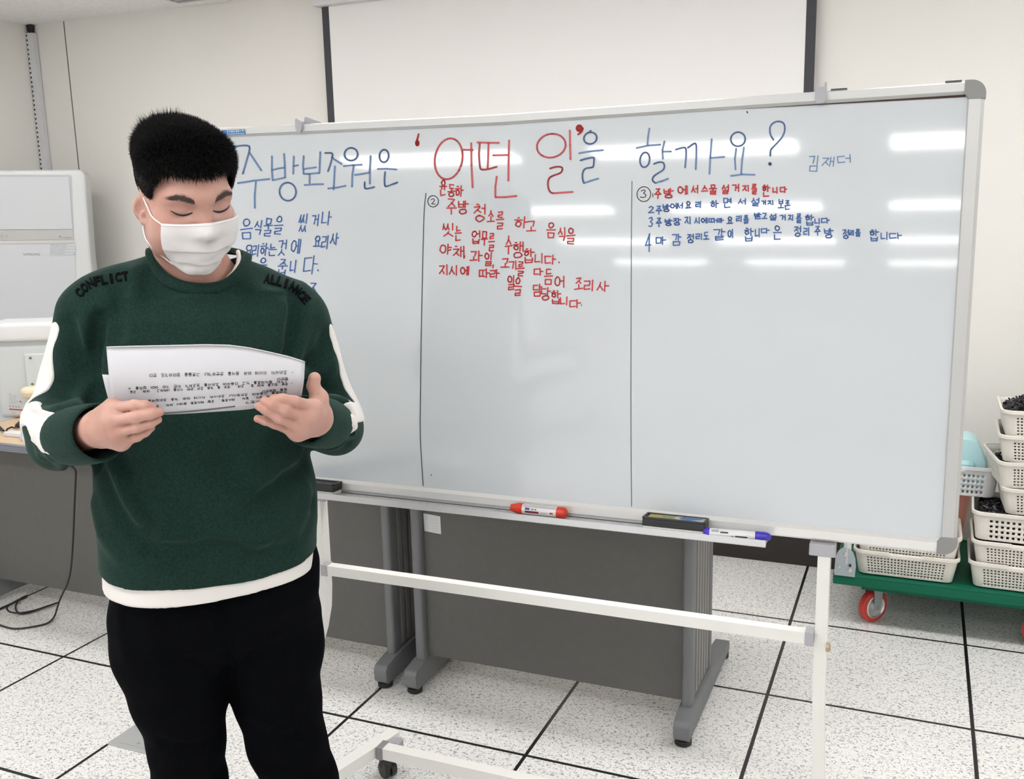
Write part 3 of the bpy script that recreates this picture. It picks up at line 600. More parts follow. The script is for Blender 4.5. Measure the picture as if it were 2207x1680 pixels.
def make_desk(label, x0, x1):
    d = thing('desk', label, 'desk', ((x0+x1)/2, .50, 0), 0, 'grey panelled desks in a row behind the whiteboard')
    mb = MB(); mb.box((x0+.012, .185, .700), (x1-.012, .785, .722), bevel=.002); mb.build('desk_top', wood, d)
    mb = MB()
    for lo, hi in (((x0, .170), (x1, .185)), ((x0, .785), (x1, .800)), ((x0, .185), (x0+.012, .785)), ((x1-.012, .185), (x1, .785))):
        for k in range(4): mb.box(lo + (.6925 + k*.0074,), hi + (.6985 + k*.0074,), bevel=.0015)
        mb.box((lo[0]+.002, lo[1]+.002, .6925), (hi[0]-.002, hi[1]-.002, .7205))
    mb.build('edge_band', edge_m, d)
    mb = MB(); mb.box((x0+.075, .290, .100), (x1-.066, .308, .672), bevel=.002); mb.build('modesty_panel', panel_m, d)
    for side in (0, 1):
        xa, xb = (x0+.041, x0+.075) if side == 0 else (x1-.064, x1-.033)
        lg = thing('leg', None, None, (0, 0, 0)); lg.parent = d; lg.location = (xa - (x0+x1)/2, 0, 0)
        # column: rounded front post, ribbed side plate
        mb = MB(); mb.box((xa, .262, .085), (xb, .312, .692), bevel=.014, seg=4); mb.build('post', leg_m, lg, smooth='auto')
        mb = MB(); mb.box((xa+.006, .312, .10), (xb-.006, .520, .692)); xs = xb-.006 if side else xa+.006
        for k in range(5):
            y = .325 + k*.038; mb.box((xs-.005, y, .11), (xs+.005, y+.024, .685), bevel=.003)
        mb.build('ribbed_plate', rib_m if side else leg_m, lg)
        mb = MB(); mb.box((xa, .520, .085), (xb, .556, .692), bevel=.010, seg=3); mb.build('rear_post', leg_m, lg, smooth='auto')
        xc = (xa+xb)/2; mb = MB()
        outl = [(.205, .017), (.19, .030), (.188, .070), (.200, .084), (.255, .094), (.31, .098), (.52, .098), (.60, .090), (.82, .062), (.838, .052), (.842, .028), (.83, .017)]
        mb.prism(outl, lambda y, z, dx: (xc + dx, y, z), -.024, .024)
        bmesh.ops.recalc_face_normals(mb.bm, faces=list(mb.bm.faces))
        bmesh.ops.bevel(mb.bm, geom=[e for e in mb.bm.edges], offset=.006, segments=2, affect='EDGES', profile=.6)
        mb.build('foot', leg_m, lg, smooth='auto')
        for y in (.222, .812):
            mb = MB(); mb.lathe([(.022, 0), (.0255, .003), (.0255, .009), (.023, .011), (.0255, .013), (.0255, .018), (.02, .019)], (xc, y, 0)); mb.build('glide', blackm, lg, smooth='auto')
        mb = MB(); mb.box((xa+.004, .24, .672), (xb-.004, .70, .694), bevel=.002); mb.build('top_bracket', leg_m, lg)
    return d
DX = [( .660, 1.660), (-.345, .655), (-1.350, -.350)]
d0 = make_desk('grey panelled desk at the right end of the row with a white inventory sticker', *DX[0])
lab = MB(); f3 = lambda x, z: (x, .2893, z)
lab.faces([f3(.739, .595), f3(.800, .591), f3(.801, .531), f3(.741, .535)], [(0, 1, 2, 3)]); lb = lab.build('inventory_sticker', mat('paper_white', (.72, .74, .75), rough=.6), d0)
tx = MB(); fl_ = lambda x, y: (x, .2889, y)
rr = random.Random(5)
for r_ in range(6):
    z = .585 - r_*.009
    for (xa, xb) in ((.743, .757), (.765, .795)):
        x = xa + rr.uniform(0, .003)
        while x < xb - .002: w = rr.uniform(.0015, .004); ribbon(tx, [(x, z), (x+w, z - .0001)], .0012, fl_, 0); x += w + .0011
    ribbon(tx, [(.742, z+.0045), (.799, z+.0038)], .0003, fl_, 0)
tx.build('sticker_print', mat('faint_print', (.38, .40, .43), rough=.7), lb)
for (x0, x1), lbl in zip(DX[1:], ('grey panelled desk in the middle of the row behind the standing person', 'grey panelled desk at the left end of the row carrying the white dispenser')):
    c = copy_tree(d0); c.location.x = (x0+x1)/2; c['label'] = lbl
    for o in [o for o in bpy.data.objects if o.parent == c and o.name.startswith('inventory')]:
        for q in [q for q in bpy.data.objects if q.parent == o]: bpy.data.objects.remove(q)
        bpy.data.objects.remove(o)

# ------------------------------------------------------------------ floor-standing air conditioner
AYAW = math.radians(40); A0 = np.array([-1.935, 1.325, 0.0]); a_r = np.array([math.cos(AYAW), math.sin(AYAW), 0]); a_n = np.array([math.sin(AYAW), -math.cos(AYAW), 0])
acw = mat('ac_white_plastic', (.60, .62, .645), rough=.35); acs = mat('ac_side_white', (.66, .675, .68), rough=.3); acg = mat('ac_grey_band', (.50, .49, .48), rough=.4); acl = mat('ac_frame_grey', (.50, .51, .54), rough=.4)
def acp(px, py, o=0):
    d = ray(px, py); q = A0 + a_n*o; return CAM + d*(((q - CAM) @ a_n)/(d @ a_n))
ac = thing('air_conditioner', 'tall white floor standing air conditioner set diagonally in the back left corner', 'air conditioner', (-2.05, 1.46, 0))
cr_ = lambda px, py: (acp(px, py) - A0) @ a_r
ZT = acp(100, 366)[2]; XR = cr_(196, 560); XT = cr_(185, 400); XL = XR - .56
mb = MB(); r_ = .03
outl = [(XL, 0), (XR+.004, 0), (XR+.003, .9), (XR, 1.35), (XT, ZT-r_)] + [(XT-.002 - r_ + r_*math.cos(t), ZT - r_ + r_*math.sin(t)) for t in np.linspace(.1, math.pi/2, 7)] + [(XL + r_ - r_*math.sin(t), ZT - r_ + r_*math.cos(t)) for t in np.linspace(0, math.pi/2, 7)]
mb.prism(outl, lambda a, c, d: tuple(A0 + a_r*a - a_n*d + np.array([0, 0, c])), 0, .25)
bmesh.ops.recalc_face_normals(mb.bm, faces=list(mb.bm.faces))
bmesh.ops.bevel(mb.bm, geom=[e for e in mb.bm.edges if all(abs((np.array(v.co) - A0) @ a_n) < 1e-4 for v in e.verts)], offset=.022, segments=5, affect='EDGES', profile=.6)
mb.build('casing', acs, ac, smooth='auto')
def acquad(name, pts, o, m, parent=ac, th=.0):
    mb = MB(); v = [acp(x, y, o) for x, y in pts]
    if th: n_ = len(v); mb.faces(v + [p - a_n*th for p in v], [tuple(range(n_)), tuple(range(2*n_-1, n_-1, -1))] + [(i, (i+1) % n_, n_+(i+1) % n_, n_+i) for i in range(n_)])
    else: mb.faces(v, [tuple(range(len(v)))])
    return mb.build(name, m, parent)
acquad('frame_line', [(-60, 377), (150, 377.5), (154, 381), (160, 526), (-60, 528)], .002, acl, th=.01)
acquad('front_panel', [(-60, 381), (148, 381.5), (156.5, 494), (-60, 495)], .006, acw, th=.01)
acquad('panel_joint', [(-60, 449.6), (153, 449.2), (153, 449.9), (-60, 450.4)], .0063, mat('ac_joint', (.60, .62, .64), rough=.5))
band = acquad('control_band', [(-60, 496.5), (156, 495), (158.5, 517), (-60, 519)], .006, acg, th=.01)
acquad('lower_lip', [(-60, 519.5), (158.5, 517.5), (159.5, 523.5), (-60, 526)], .004, mat('ac_lip', (.62, .61, .60), rough=.4), th=.01)
acquad('lower_panel', [(-60, 528), (161, 526), (172, 900), (-60, 900)], .0035, acw, th=.01)
mb = MB()
for x, y, w, h_ in ((128.5, 510.5, 1.2, 4.5), (131, 510.5, .9, 4), (3.5, 507, 3, .6), (3.5, 509.5, 3, .6), (3.5, 512, 3, .6), (14, 508, 2, 1.5), (14, 512, 4, .6)):
    mb.faces([acp(x-w/2*1.5, y-h_/2, .0065), acp(x+w/2*1.5, y-h_/2, .0065), acp(x+w/2*1.5, y+h_/2, .0065), acp(x-w/2*1.5, y+h_/2, .0065)], [(0, 1, 2, 3)])
for k in range(9): mb.faces([acp(134 + k*2.2, 512, .0065), acp(135.6 + k*2.2, 512, .0065), acp(135.6 + k*2.2, 513.6, .0065), acp(134 + k*2.2, 513.6, .0065)], [(0, 1, 2, 3)])
mb.build('band_print', mat('band_print', (.25, .25, .26), rough=.5), band)
# maker's lettering and rating label
def px_text(body, cx, cy, wpx, hpx, fn, name, m, parent, bold=.0, rot=0.0):
    vs, fs = text_mesh(body, 1.0, bold)
    xs = [v[0] for v in vs]; ys = [v[1] for v in vs]; mx, my = (max(xs)+min(xs))/2, (max(ys)+min(ys))/2; sx, sy = wpx/(max(xs)-min(xs)), hpx/(max(ys)-min(ys))
    mb = MB(); out = []
    for v in vs:
        X, Y = (v[0]-mx)*sx, -(v[1]-my)*sy; out.append(fn(cx + X*math.cos(rot) - Y*math.sin(rot), cy + X*math.sin(rot) + Y*math.cos(rot)))
    mb.faces(out, fs); return mb.build(name, m, parent, normals=False)
px_text('SAMSUNG', 68.3, 548.5, 36, 5.2, lambda x, y: acp(x, y, .0042), 'maker_lettering', mat('logo_grey', (.20, .21, .23), rough=.5), ac, bold=.0)
rl = acquad('rating_label', [(107, 526.8), (162.5, 526.2), (163.5, 551), (108, 551.5)], .0042, mat('label_grey_white', (.66, .68, .71), rough=.5))
mb = MB(); rr = random.Random(9); fn_ = lambda x, y: acp(x, y, .0047)
for k in range(11):
    y = 528.5 + k*2.05; x = 109.0 + rr.uniform(0, .5)
    while x < (160 if k % 3 else 140): w = rr.uniform(1.2, 4); ribbon(mb, [(x, y), (min(x+w, 161), y - .02)], .95 if k else 1.3, fn_, 0); x += w + rr.uniform(.5, 1.3)
for a, b_ in (((107.6, 527.2), (162.2, 526.7)), ((108.3, 551), (163, 550.5)), ((107.6, 527.2), (108.3, 551)), ((162.2, 526.7), (163, 550.5))): ribbon(mb, [a, b_], .35, fn_, 0)
ribbon(mb, [(159.5, 545.5), (161.3, 549.5)], 1.8, fn_, 0)
mb.build('label_print', mat('label_print', (.33, .34, .38), rough=.6), rl)

# ------------------------------------------------------------------ white dispenser on the left desk
DY_ = math.radians(28); D0 = np.array([-1.385, .490, 0.0]); d_r = np.array([math.cos(DY_), math.sin(DY_), 0]); d_n = np.array([math.sin(DY_), -math.cos(DY_), 0])
def dq(v): return D0 + d_r*v[0] - d_n*v[1] + np.array([0, 0, v[2]])
def vf(px, py, o=.0006):
    d = ray(px, py); q = D0 + d_n*o; return CAM + d*(((q - CAM) @ d_n)/(d @ d_n))
dp = thing('dispenser', 'white plastic countertop dispenser with cream knob standing on the left desk', 'dispenser', tuple(dq((.15, .09, .7225))))
dwh = mat('dispenser_white', (.60, .635, .64), rough=.32); dlid = mat('dispenser_lid_white', (.76, .765, .78), rough=.3)
zt_, zl_ = vf(50, 738)[2], vf(50, 696)[2]
mb = MB(); mb.box((0, 0, .7225), (.31, .185, zt_-.006), bevel=.03, seg=5, M=dq); mb.build('body', dwh, dp, smooth='auto')
mb = MB(); mb.box((-.014, -.012, zt_+.004), (.324, .197, zl_), bevel=.018, seg=4, M=dq); mb.build('lid', dlid, dp, smooth='auto')
mb = MB(); mb.box((.008, .004, zt_-.014), (.302, .18, zt_+.008), M=dq); mb.build('lid_joint', mat('joint_grey', (.45, .48, .49), rough=.5), dp)
a0_ = (vf(57, 800) - D0) @ d_r; z0_ = vf(60, 763)[2]
mb = MB(); mb.box((a0_, -.012, .80), (a0_+.13, .01, z0_), bevel=.006, seg=3, M=dq); mb.build('tap_plate', dwh, dp, smooth='auto')
for px, py in ((65.7, 772), (69.7, 828)):
    p = vf(px, py, .0125); mb = MB(); mb.lathe([(.0052, 0), (.0050, .003), (.002, .004)], p, d_n, 12); mb.build('screw', mat('screw_steel', (.20, .19, .18), rough=.35, metal=.8), dp)
k0 = vf(69, 843, .045)
mb = MB(); mb.lathe([(.004, .020), (.026, .018), (.040, .011), (.045, .001), (.044, -.006), (.039, -.020), (.030, -.026), (.01, -.027)], k0, (0, 0, 1), 28); mb.build('knob', mat('cream_plastic', (.80, .72, .52), rough=.35), dp, smooth='auto')
mb = MB(); mb.tube([k0 + np.array([0, 0, -.005]), k0 - d_n*.06 + np.array([0, 0, -.005])], .014); mb.build('knob_stem', mat('cream_plastic', ()), dp)
dl = MB(); dl.faces([vf(17, 848), vf(62, 851), vf(60, 896), vf(18, 892)], [(0, 1, 2, 3)]); dlab = dl.build('instruction_label', mat('label_bluewhite', (.60, .64, .67), rough=.5), dp)
mb = MB(); fn_ = lambda x, y: vf(x, y, .001); rr = random.Random(2)
for k in range(8):
    y = 853 + k*2.5; x = 19.5
    while x < 33: w = rr.uniform(1, 3.5); ribbon(mb, [(x, y), (x+w, y+.1)], .8, fn_, 0); x += w + .9
ribbon(mb, [(19, 849.6), (24.5, 850)], 1.3, fn_, 0)
for k in range(4): ribbon(mb, [(20.5 + k*6.4, 874.5 + k*.4), (23 + k*6.4, 878 + k*.4)], 2.2, fn_, 6)
ribbon(mb, [(24, 888.6), (34, 889.6)], .9, fn_, 0); ribbon(mb, [(24, 891), (33, 892)], .6, fn_, 0); ribbon(mb, [(37.5, 864), (37.5, 869)], 1.0, fn_, 0); ribbon(mb, [(47, 866), (47, 871)], 1.0, fn_, 0)
mb.build('label_print', mat('label_print', ()), dlab)
mb = MB(); ribbon(mb, [(20, 882.3), (60, 885.4)], 2.6, fn_, 0); ribbon(mb, [(43, 865), (44.6, 867)], 2.2, fn_, 6); mb.build('label_stripe', mat('label_red_stripe', (.50, .03, .03), rough=.5), dlab)

# things lying in front of it on the desk
def cord(name, label, pts, r, m=None, it=2, cat='cord'):
    q = [Vector(p) for p in pts]
    for _ in range(it):
        z = [q[0]]
        for a, b_ in zip(q, q[1:]): z += [a*.75 + b_*.25, a*.25 + b_*.75]
        q = z + [q[-1]]
    mb = MB(); mb.tube(q, r, 8); o = mb.build(name, m or mat('black_cord', (.015, .015, .016), rough=.5), None, smooth='auto')
    rebase(o, q[0]); return tag(o, label, cat)
TT = .7225
def dsk(px, py, z=TT): return on_z(px, py, z)
ad = thing('power_adapter', 'small white power adapter lying on the left desk beside the dispenser', 'adapter', tuple(dsk(32, 942)))
p = dsk(30, 940); mb = MB(); mb.box(p + np.array([-.036, -.018, 0]), p + np.array([.060, .022, .017]), bevel=.004); mb.build('housing', mwh, ad, smooth='auto')
mb = MB(); mb.tube([p + np.array([-.036, .002, .009]), p + np.array([-.062, .006, .008])], .005); mb.build('strain_relief', mat('blue_plug', (.10, .20, .55), rough=.4), ad)
cd = thing('ferrite_cord', 'short black cord with ferrite bead on the left desk', 'cord', tuple(dsk(40, 925)))
pts = [dsk(13.5, 929, TT+.006), dsk(16, 925, TT+.014), dsk(25, 921, TT+.02), dsk(31, 923, TT+.010), dsk(37, 918, TT+.010), dsk(50, 905, TT+.010), dsk(58, 898, TT+.006)]
mb = MB(); mb.tube(pts, .0035, 8); mb.build('cable', mat('black_cord', (.015, .015, .016), rough=.5), cd, smooth='auto')
mb = MB(); a_, b_ = dsk(36.5, 919, TT+.010), dsk(49, 907, TT+.010); mb.tube([a_, a_ + (b_-a_)*.08, a_ + (b_-a_)*.92, b_], [.006, .0095, .0095, .006], 14); mb.build('ferrite_bead', mat('black_plastic', ()), cd, smooth='auto')
tag(rebase(MB().tube([dsk(-18, 912, TT+.007), dsk(-6, 919, TT+.009), dsk(1, 924, TT+.007), dsk(8, 929, TT+.005)], [.007, .009, .007, .004], 10).build('plug_end', mat('black_plastic', ()), None, smooth='auto'), dsk(0, 924, TT)), 'black plug end at the left edge of the desk top', 'plug')
bg = MB(); p = dsk(52, 952); fnb = lambda v: p + np.array([v[0], v[1], v[2]])
bg.faces([fnb(v) for v in ((-.030, 0, .0005), (.035, .004, .0005), (.03, .05, .0005), (-.02, .05, .0005), (-.016, .008, .075), (.03, .010, .10), (.025, .03, .095), (-.01, .03, .075))], [(0, 1, 5, 4), (1, 2, 6, 5), (2, 3, 7, 6), (3, 0, 4, 7), (0, 3, 2, 1), (4, 5, 6, 7)])
bmesh.ops.bevel(bg.bm, geom=list(bg.bm.edges), offset=.006, segments=2, affect='EDGES')
tag(rebase(bg.build('plastic_pouch', mat('milky_blue_plastic', (.58, .70, .80), rough=.3), None, smooth='auto'), p), 'milky pale blue plastic pouch standing at the desk edge behind the person\'s elbow', 'pouch')
# black cables down the desk front and on the floor
def fr(px, py, y=.279): return on_y(px, py, y)
cord('power_cable', 'long black cable hanging down the left desk front and curving over the floor', [on_z(120, 975, .7262), on_z(150, 1003, .7262), on_y(164, 1012, .160), fr(163, 1030, .163), fr(160, 1100, .168), fr(157, 1180, .20), fr(151, 1250, .24), fr(130, 1290, .262), fr(123, 1312, .262), on_z(118, 1330, .006), on_z(104, 1345, .005), on_z(70, 1352, .005), on_z(34, 1357, .005), on_z(10, 1352, .005), on_z(-20, 1340, .005)], .0036)
cord('floor_cable', 'thin black cable looped on the floor under the left desk', [on_z(-30, 1324, .005), on_z(0, 1315, .005), on_z(22, 1303, .005), on_z(45, 1290, .005), on_z(64, 1283, .006), on_z(46, 1288, .005), on_z(32, 1305, .005), on_z(36, 1322, .005), on_z(52, 1325, .005), on_z(85, 1314, .006), on_z(122, 1300, .006)], .0034)
cord('floor_cable', 'second black cable loop nearer the left edge on the floor', [on_z(58, 1288, .012), on_z(34, 1298, .011), on_z(14, 1308, .010), on_z(16, 1318, .010), on_z(34, 1323, .011), on_z(70, 1318, .012), on_z(105, 1306, .012), on_z(126, 1299, .012)], .0034)
# floor access plate
fp = thing('floor_outlet_plate', 'flat grey metal floor outlet plate beside the person\'s feet', 'floor plate', (.09, -.30, 0))
plm = mat('plate_grey_metal', (.46, .47, .47), rough=.4, metal=.2)
mb = MB(); mb.box((-.002, -.392, 0), (.225, -.165, .004), bevel=.0015); mb.build('plate', plm, fp)
mb = MB()
for x0, x1, y in ((.03, .14, -.375), (.05, .12, -.30)): mb.box((x0, y, .0041), (x1, y+.0012, .0045))
mb.box((.085, -.362, .0041), (.094, -.353, .0045)); mb.build('plate_marking', mat('plate_mark', (.30, .31, .31), rough=.5), fp)

# ------------------------------------------------------------------ platform cart with baskets
ct = thing('platform_cart', 'green platform cart with red casters loaded with baskets', 'cart', (2.45, 1.47, 0))
grn = mat('cart_green', (.004, .125, .068), rough=.5, spec=.2); galv = mat('galvanised_steel', (.42, .47, .50), rough=.35, metal=.6); stl = mat('bright_steel', (.62, .62, .61), rough=.3, metal=.7); tyre = mat('red_tyre', (.56, .045, .035), rough=.4)
CX0, CX1, CY0, CY1, CZ = 1.944, 2.96, 1.205, 1.755, .203
mb = MB(); mb.box((CX0, CY0, .166), (CX1, CY1, .2005), bevel=.006, seg=3); mb.box((CX0, CY0, .199), (CX1, CY0+.018, .2055), bevel=.003); mb.box((CX0, CY1-.018, .199), (CX1, CY1, .2055), bevel=.003); mb.box((CX0+.1, CY0+.02, .150), (CX1-.1, CY1-.02, .168)); mb.build('deck', grn, ct)
for x, y in ((2.084, 1.300), (2.628, 1.300), (2.084, 1.66), (2.82, 1.66)):
    cs = thing('caster', None, None, (0, 0, 0)); cs.parent = ct; cs.location = (x-2.45, y-1.47, 0)
    ax = Vector((.74, -.67, 0)).normalized(); side = Vector((.67, .74, 0))
    c = Vector((x, y, .062))
    mb = MB(); mb.lathe([(.0435, -.0155), (.056, -.015), (.061, -.011), (.062, 0), (.061, .011), (.056, .015), (.0435, .0155)], c, ax, 32, cap=False); mb.build('tyre', tyre, cs, smooth='auto')
    mb = MB(); mb.lathe([(.010, -.013), (.044, -.0150), (.045, .0160), (.041, .0185), (.037, .0125), (.020, .010), (.016, .021), (.006, .022)], c, ax, 28); mb.build('hub', stl, cs, smooth='auto')
    mb = MB()
    for sg in (-1, 1):
        q = c + ax*sg*.024
        mb.faces([tuple(q + side*a + Vector((0, 0, h_)) + ax*o) for o in (-.0015, .0015) for a, h_ in ((-.012, -.010), (.012, -.010), (.026, .085), (-.022, .085))], [(0, 1, 2, 3), (7, 6, 5, 4), (0, 4, 5, 1), (1, 5, 6, 2), (2, 6, 7, 3), (3, 7, 4, 0)])
    mb.box(tuple(c + Vector((-.035, -.035, .082))), tuple(c + Vector((.035, .035, .092)))); mb.tube([c - ax*.028, c + ax*.028], .006)
    mb.build('fork', galv, cs)
# folding handle at the left end: bracket plate and tube going up behind the whiteboard
for y in (1.200, 1.74):
    mb = MB(); mb.prism([(1.948, .203), (2.020, .203), (2.022, .245), (2.019, .275), (2.010, .298), (1.994, .312), (1.975, .312), (1.960, .298), (1.950, .275)], lambda a, b_, d: (a, d, b_), y, y+.004); br = mb.build('handle_bracket', galv, ct)
    for x, z, r in ((1.985, .287, .009), (1.965, .236, .006), (2.002, .247, .005), (2.002, .228, .008)):
        mb = MB(); mb.lathe([(r, 0), (r, .004), (r*.5, .006)], (x, y, z), (0, -1, 0), 12); mb.build('bolt', stl if r > .0055 else slot_m, br)
mb = MB(); mb.tube([(1.990, 1.213, .25), (1.990, 1.213, .84), (1.990, 1.225, .875), (1.990, 1.26, .89), (1.990, 1.69, .89), (1.990, 1.722, .875), (1.990, 1.732, .84), (1.990, 1.732, .25)], .0135, 12); mb.build('handle_tube', mat('handle_white_tube', (.70, .71, .72), rough=.35), ct, smooth='auto')

bk_m = mat('ivory_plastic_basket', (.80, .765, .70), rough=.42); bw_m = mat('white_plastic_basket', (.76, .765, .77), rough=.4); bc_m = mat('coral_plastic_basket', (.90, .40, .32), rough=.42)
def rrect(w, d, r, spec):
    """rounded rectangle perimeter; spec = n cells on long side, short side -> list of (x,y,solid-straight index or -1)"""
    pts = []
    nL, nS = spec
    def straight(a, b_, n):
        for i in range(n): pts.append((a[0] + (b_[0]-a[0])*i/n, a[1] + (b_[1]-a[1])*i/n, i))
    def arc(cx, cy, a0):
        for i in range(4): t = a0 + math.pi/2*i/4; pts.append((cx + r*math.cos(t), cy + r*math.sin(t), -1))
    x, y = w/2-r, d/2-r
    straight((-x, -y-r), (x, -y-r), nL); arc(x, -y, -math.pi/2); straight((x+r, -y), (x+r, y), nS); arc(x, y, 0)
    straight((x, y+r), (-x, y+r), nL); arc(-x, y, math.pi/2); straight((-x-r, y), (-x-r, -y), nS); arc(-x, -y, math.pi)
    return pts
def make_basket(label, w, d, h, taper, m, nL=49, nS=31, rows=13, group=None, r=.03, notch=True):
    t = thing('basket', label, 'basket', (0, 0, 0), 0, group)
    top = rrect(w, d, r, (nL, nS)); bot = rrect(w-2*taper, d-2*taper, r*.8, (nL, nS)); n = len(top)
    mb = MB(); rings = []
    zl = [0.0, h*.10] + [h*(.10 + .66*i/(rows-2)) for i in range(1, rows-1)] + [h*.80, h]
    for z in zl: rings.append([mb.bm.verts.new((bot[i][0] + (top[i][0]-bot[i][0])*z/h, bot[i][1] + (top[i][1]-bot[i][1])*z/h, z)) for i in range(n)])
    for j in range(len(zl)-1):
        for i in range(n):
            c = top[i][2]; lim = nL if i < nL or (nL+4+nS+4) <= i < (2*nL+8+nS) else nS
            if c >= 0 and 2 <= c < lim-2 and c % 2 == 0 and 1 <= j < len(zl)-2 and j % 2 == 1: continue
            mb.bm.faces.new((rings[j][i], rings[j][(i+1) % n], rings[j+1][(i+1) % n], rings[j+1][i]))
    mb.bm.faces.new(rings[0][::-1])
    o = mb.build('shell', m, t, smooth='auto'); md = o.modifiers.new('thickness', 'SOLIDIFY'); md.thickness = .0022; md.offset = -1
    mb = MB(); big = rrect(w+.010, d+.010, r+.004, (nL, nS)); ins = rrect(w-.004, d-.004, r-.002, (nL, nS))
    def hz(i): 
        if not notch: return h
        x, y = big[i][0], big[i][1]
        return h - (.006 if abs(x) < w*.16 and y < 0 else 0)
    ro = [[mb.bm.verts.new((P[i][0], P[i][1], hz(i) + dz)) for i in range(n)] for P, dz in ((big, -.009), (big, .0015), (ins, .003), (ins, -.004))]
    for A, Bq in zip(ro, ro[1:] + ro[:1]):
        for i in range(n): mb.bm.faces.new((A[i], A[(i+1) % n], Bq[(i+1) % n], Bq[i]))
    mb.build('rim', m, t, smooth='auto')
    return t
b0 = make_basket('ivory plastic basket on the cart deck, lower of the two beside the handle bracket', .350, .27, .092, .016, bk_m, group='plastic baskets stacked on the cart')
BH_ = .092
b0.location = (2.188, 1.365, .2065); 
def cp(src, loc, rz, label, sc=None):
    c = copy_tree(src); c.location = loc; c.rotation_euler.z = rz; c['label'] = label
    if sc: c.scale = sc
    return c
cp(b0, (2.190, 1.362, .2065+.079), .0, 'ivory plastic basket tucked under the whiteboard corner, upper of the two beside the handle bracket')
RS = [((2.575, 1.365, .2065), -.02, 'lowest ivory basket of the tall basket stack at the right edge'),
      ((2.580, 1.362, .2865), -.01, 'second ivory basket from the bottom of the tall stack, filled with black bits'),
      None,
      ((2.655, 1.372, .4830), .03, 'fourth ivory basket from the bottom of the tall stack at the right edge'),
      ((2.622, 1.385, .5760), .15, 'ivory basket jutting out forward in the middle of the tall stack'),
      ((2.640, 1.368, .6680), -.02, 'second ivory basket from the top of the tall stack'),
      ((2.640, 1.364, .7560), .0, 'topmost ivory basket of the tall stack, heaped with black bits')]
for it in RS:
    if it: cp(b0, it[0], it[1], it[2])
b3 = make_basket('ivory basket with larger square holes, third from the bottom of the tall stack', .380, .27, .100, .012, bk_m, 35, 23, 9, 'plastic baskets stacked on the cart', r=.035, notch=False)
b3.location = (2.592, 1.360, .3830); b3.rotation_euler.z = -.04
bb = make_basket('white plastic basket behind the whiteboard edge holding a pale blue jug', .34, .25, .110, .012, bw_m, 35, 23, 9, 'plastic baskets stacked on the cart', r=.035)
bb.location = (2.316, 1.530, .4860)
bc = make_basket('coral pink plastic basket half hidden behind the whiteboard corner', 0.33, .24, .276, .03, bc_m, 35, 23, 13, 'plastic baskets stacked on the cart', r=.03, notch=False)
bc.location = (2.240, 1.628, .2065)
# coral strips inside the coral basket rim
# fills
rr = random.Random(11)
bit_m = mat('black_plastic_bits', (.014, .014, .017), rough=.42, noise=.5, nscale=60); 
def heap(label, w, d, hz, n, seed, dp_=.062):
    r2 = random.Random(seed); mb = MB()
    # mound
    NX, NY = 14, 10; vs = []
    def zz(x, y): return hz*max(0, 1 - (abs(2*x/w))**2.2)*max(0, 1 - (abs(2*y/d))**2.2)**.6
    for j in range(NY+1):
        for i in range(NX+1):
            x, y = w*(i/NX-.5), d*(j/NY-.5); vs.append((x, y, zz(x, y) - .006 + r2.uniform(-.003, .003)))
    mb.faces(vs, [(j*(NX+1)+i, j*(NX+1)+i+1, (j+1)*(NX+1)+i+1, (j+1)*(NX+1)+i) for j in range(NY) for i in range(NX)])
    mb.box((-w*.475, -d*.475, -dp_), (w*.475, d*.475, -.004), bevel=.012)
    for _ in range(int(n*1.7)):
        x, y = r2.uniform(-.48, .48)*w, r2.uniform(-.48, .48)*d; p = Vector((x, y, zz(x, y) + r2.uniform(-.004, .006)))
        Rm_ = Matrix.Rotation(r2.uniform(0, 6.28), 3, 'Z') @ Matrix.Rotation(r2.uniform(-1.2, 1.2), 3, 'X') @ Matrix.Rotation(r2.uniform(-1, 1), 3, 'Y')
        if r2.random() < .45: mb.lathe([(.0025, -.003), (.0055, -.0025), (.006, .0025), (.003, .003)], p, tuple(Rm_ @ Vector((0, 0, 1))), 8)
        else:
            a = Vector((r2.uniform(.004, .010), r2.uniform(.002, .0042), r2.uniform(.001, .003))); mb.box(tuple(-a), tuple(a), M=lambda v, Rm_=Rm_, p=p: p + Rm_ @ Vector(v))
    o = mb.build('black_bits', bit_m, None); tag(o, label, 'plastic bits', 'black plastic bits in the baskets', 'stuff')
    mw = MB()
    for _ in range(n//16):
        x, y = r2.uniform(-.45, .45)*w, r2.uniform(-.48, .3)*d; p = Vector((x, y, zz(x, y) + .006)); q = p + Vector((r2.uniform(-.02, .02), r2.uniform(-.008, .008), r2.uniform(-.004, .012))); mw.tube([p, q], .0011, 5)
    mw.build('pale_sliver', mat('pale_sliver', (.55, .56, .60), rough=.3), o)
    return o
def hp_(loc, rz, *a): o = heap(*a); o.location = loc; o.rotation_euler.z = rz; return o
hp_((2.640, 1.364, .756+.072), 0, 'tall heap of black plastic bits in the topmost basket', .32, .24, .066, 420, 1)
hp_((2.640, 1.368, .668+.066), -.02, 'black plastic bits in the second basket from the top', .30, .21, .006, 150, 2)
hp_((2.622, 1.385, .576+.068), .15, 'black plastic bits in the forward-jutting basket in mid stack', .30, .21, .006, 200, 3)
hp_((2.655, 1.372, .483+.066), .03, 'black plastic bits in the fourth basket from the bottom of the stack', .30, .22, .006, 160, 4)
hp_((2.592, 1.360, .383+.080), -.04, 'level layer of black plastic bits in the third basket from the bottom', .34, .235, .010, 330, 5, .072)
hp_((2.580, 1.362, .2865+.068), -.01, 'black plastic bits in the second basket from the bottom of the stack', .31, .22, .006, 220, 6)
hp_((2.575, 1.365, .2065+.066), -.02, 'black plastic bits seen through the lowest basket of the tall stack', .30, .22, .0, 40, 7)
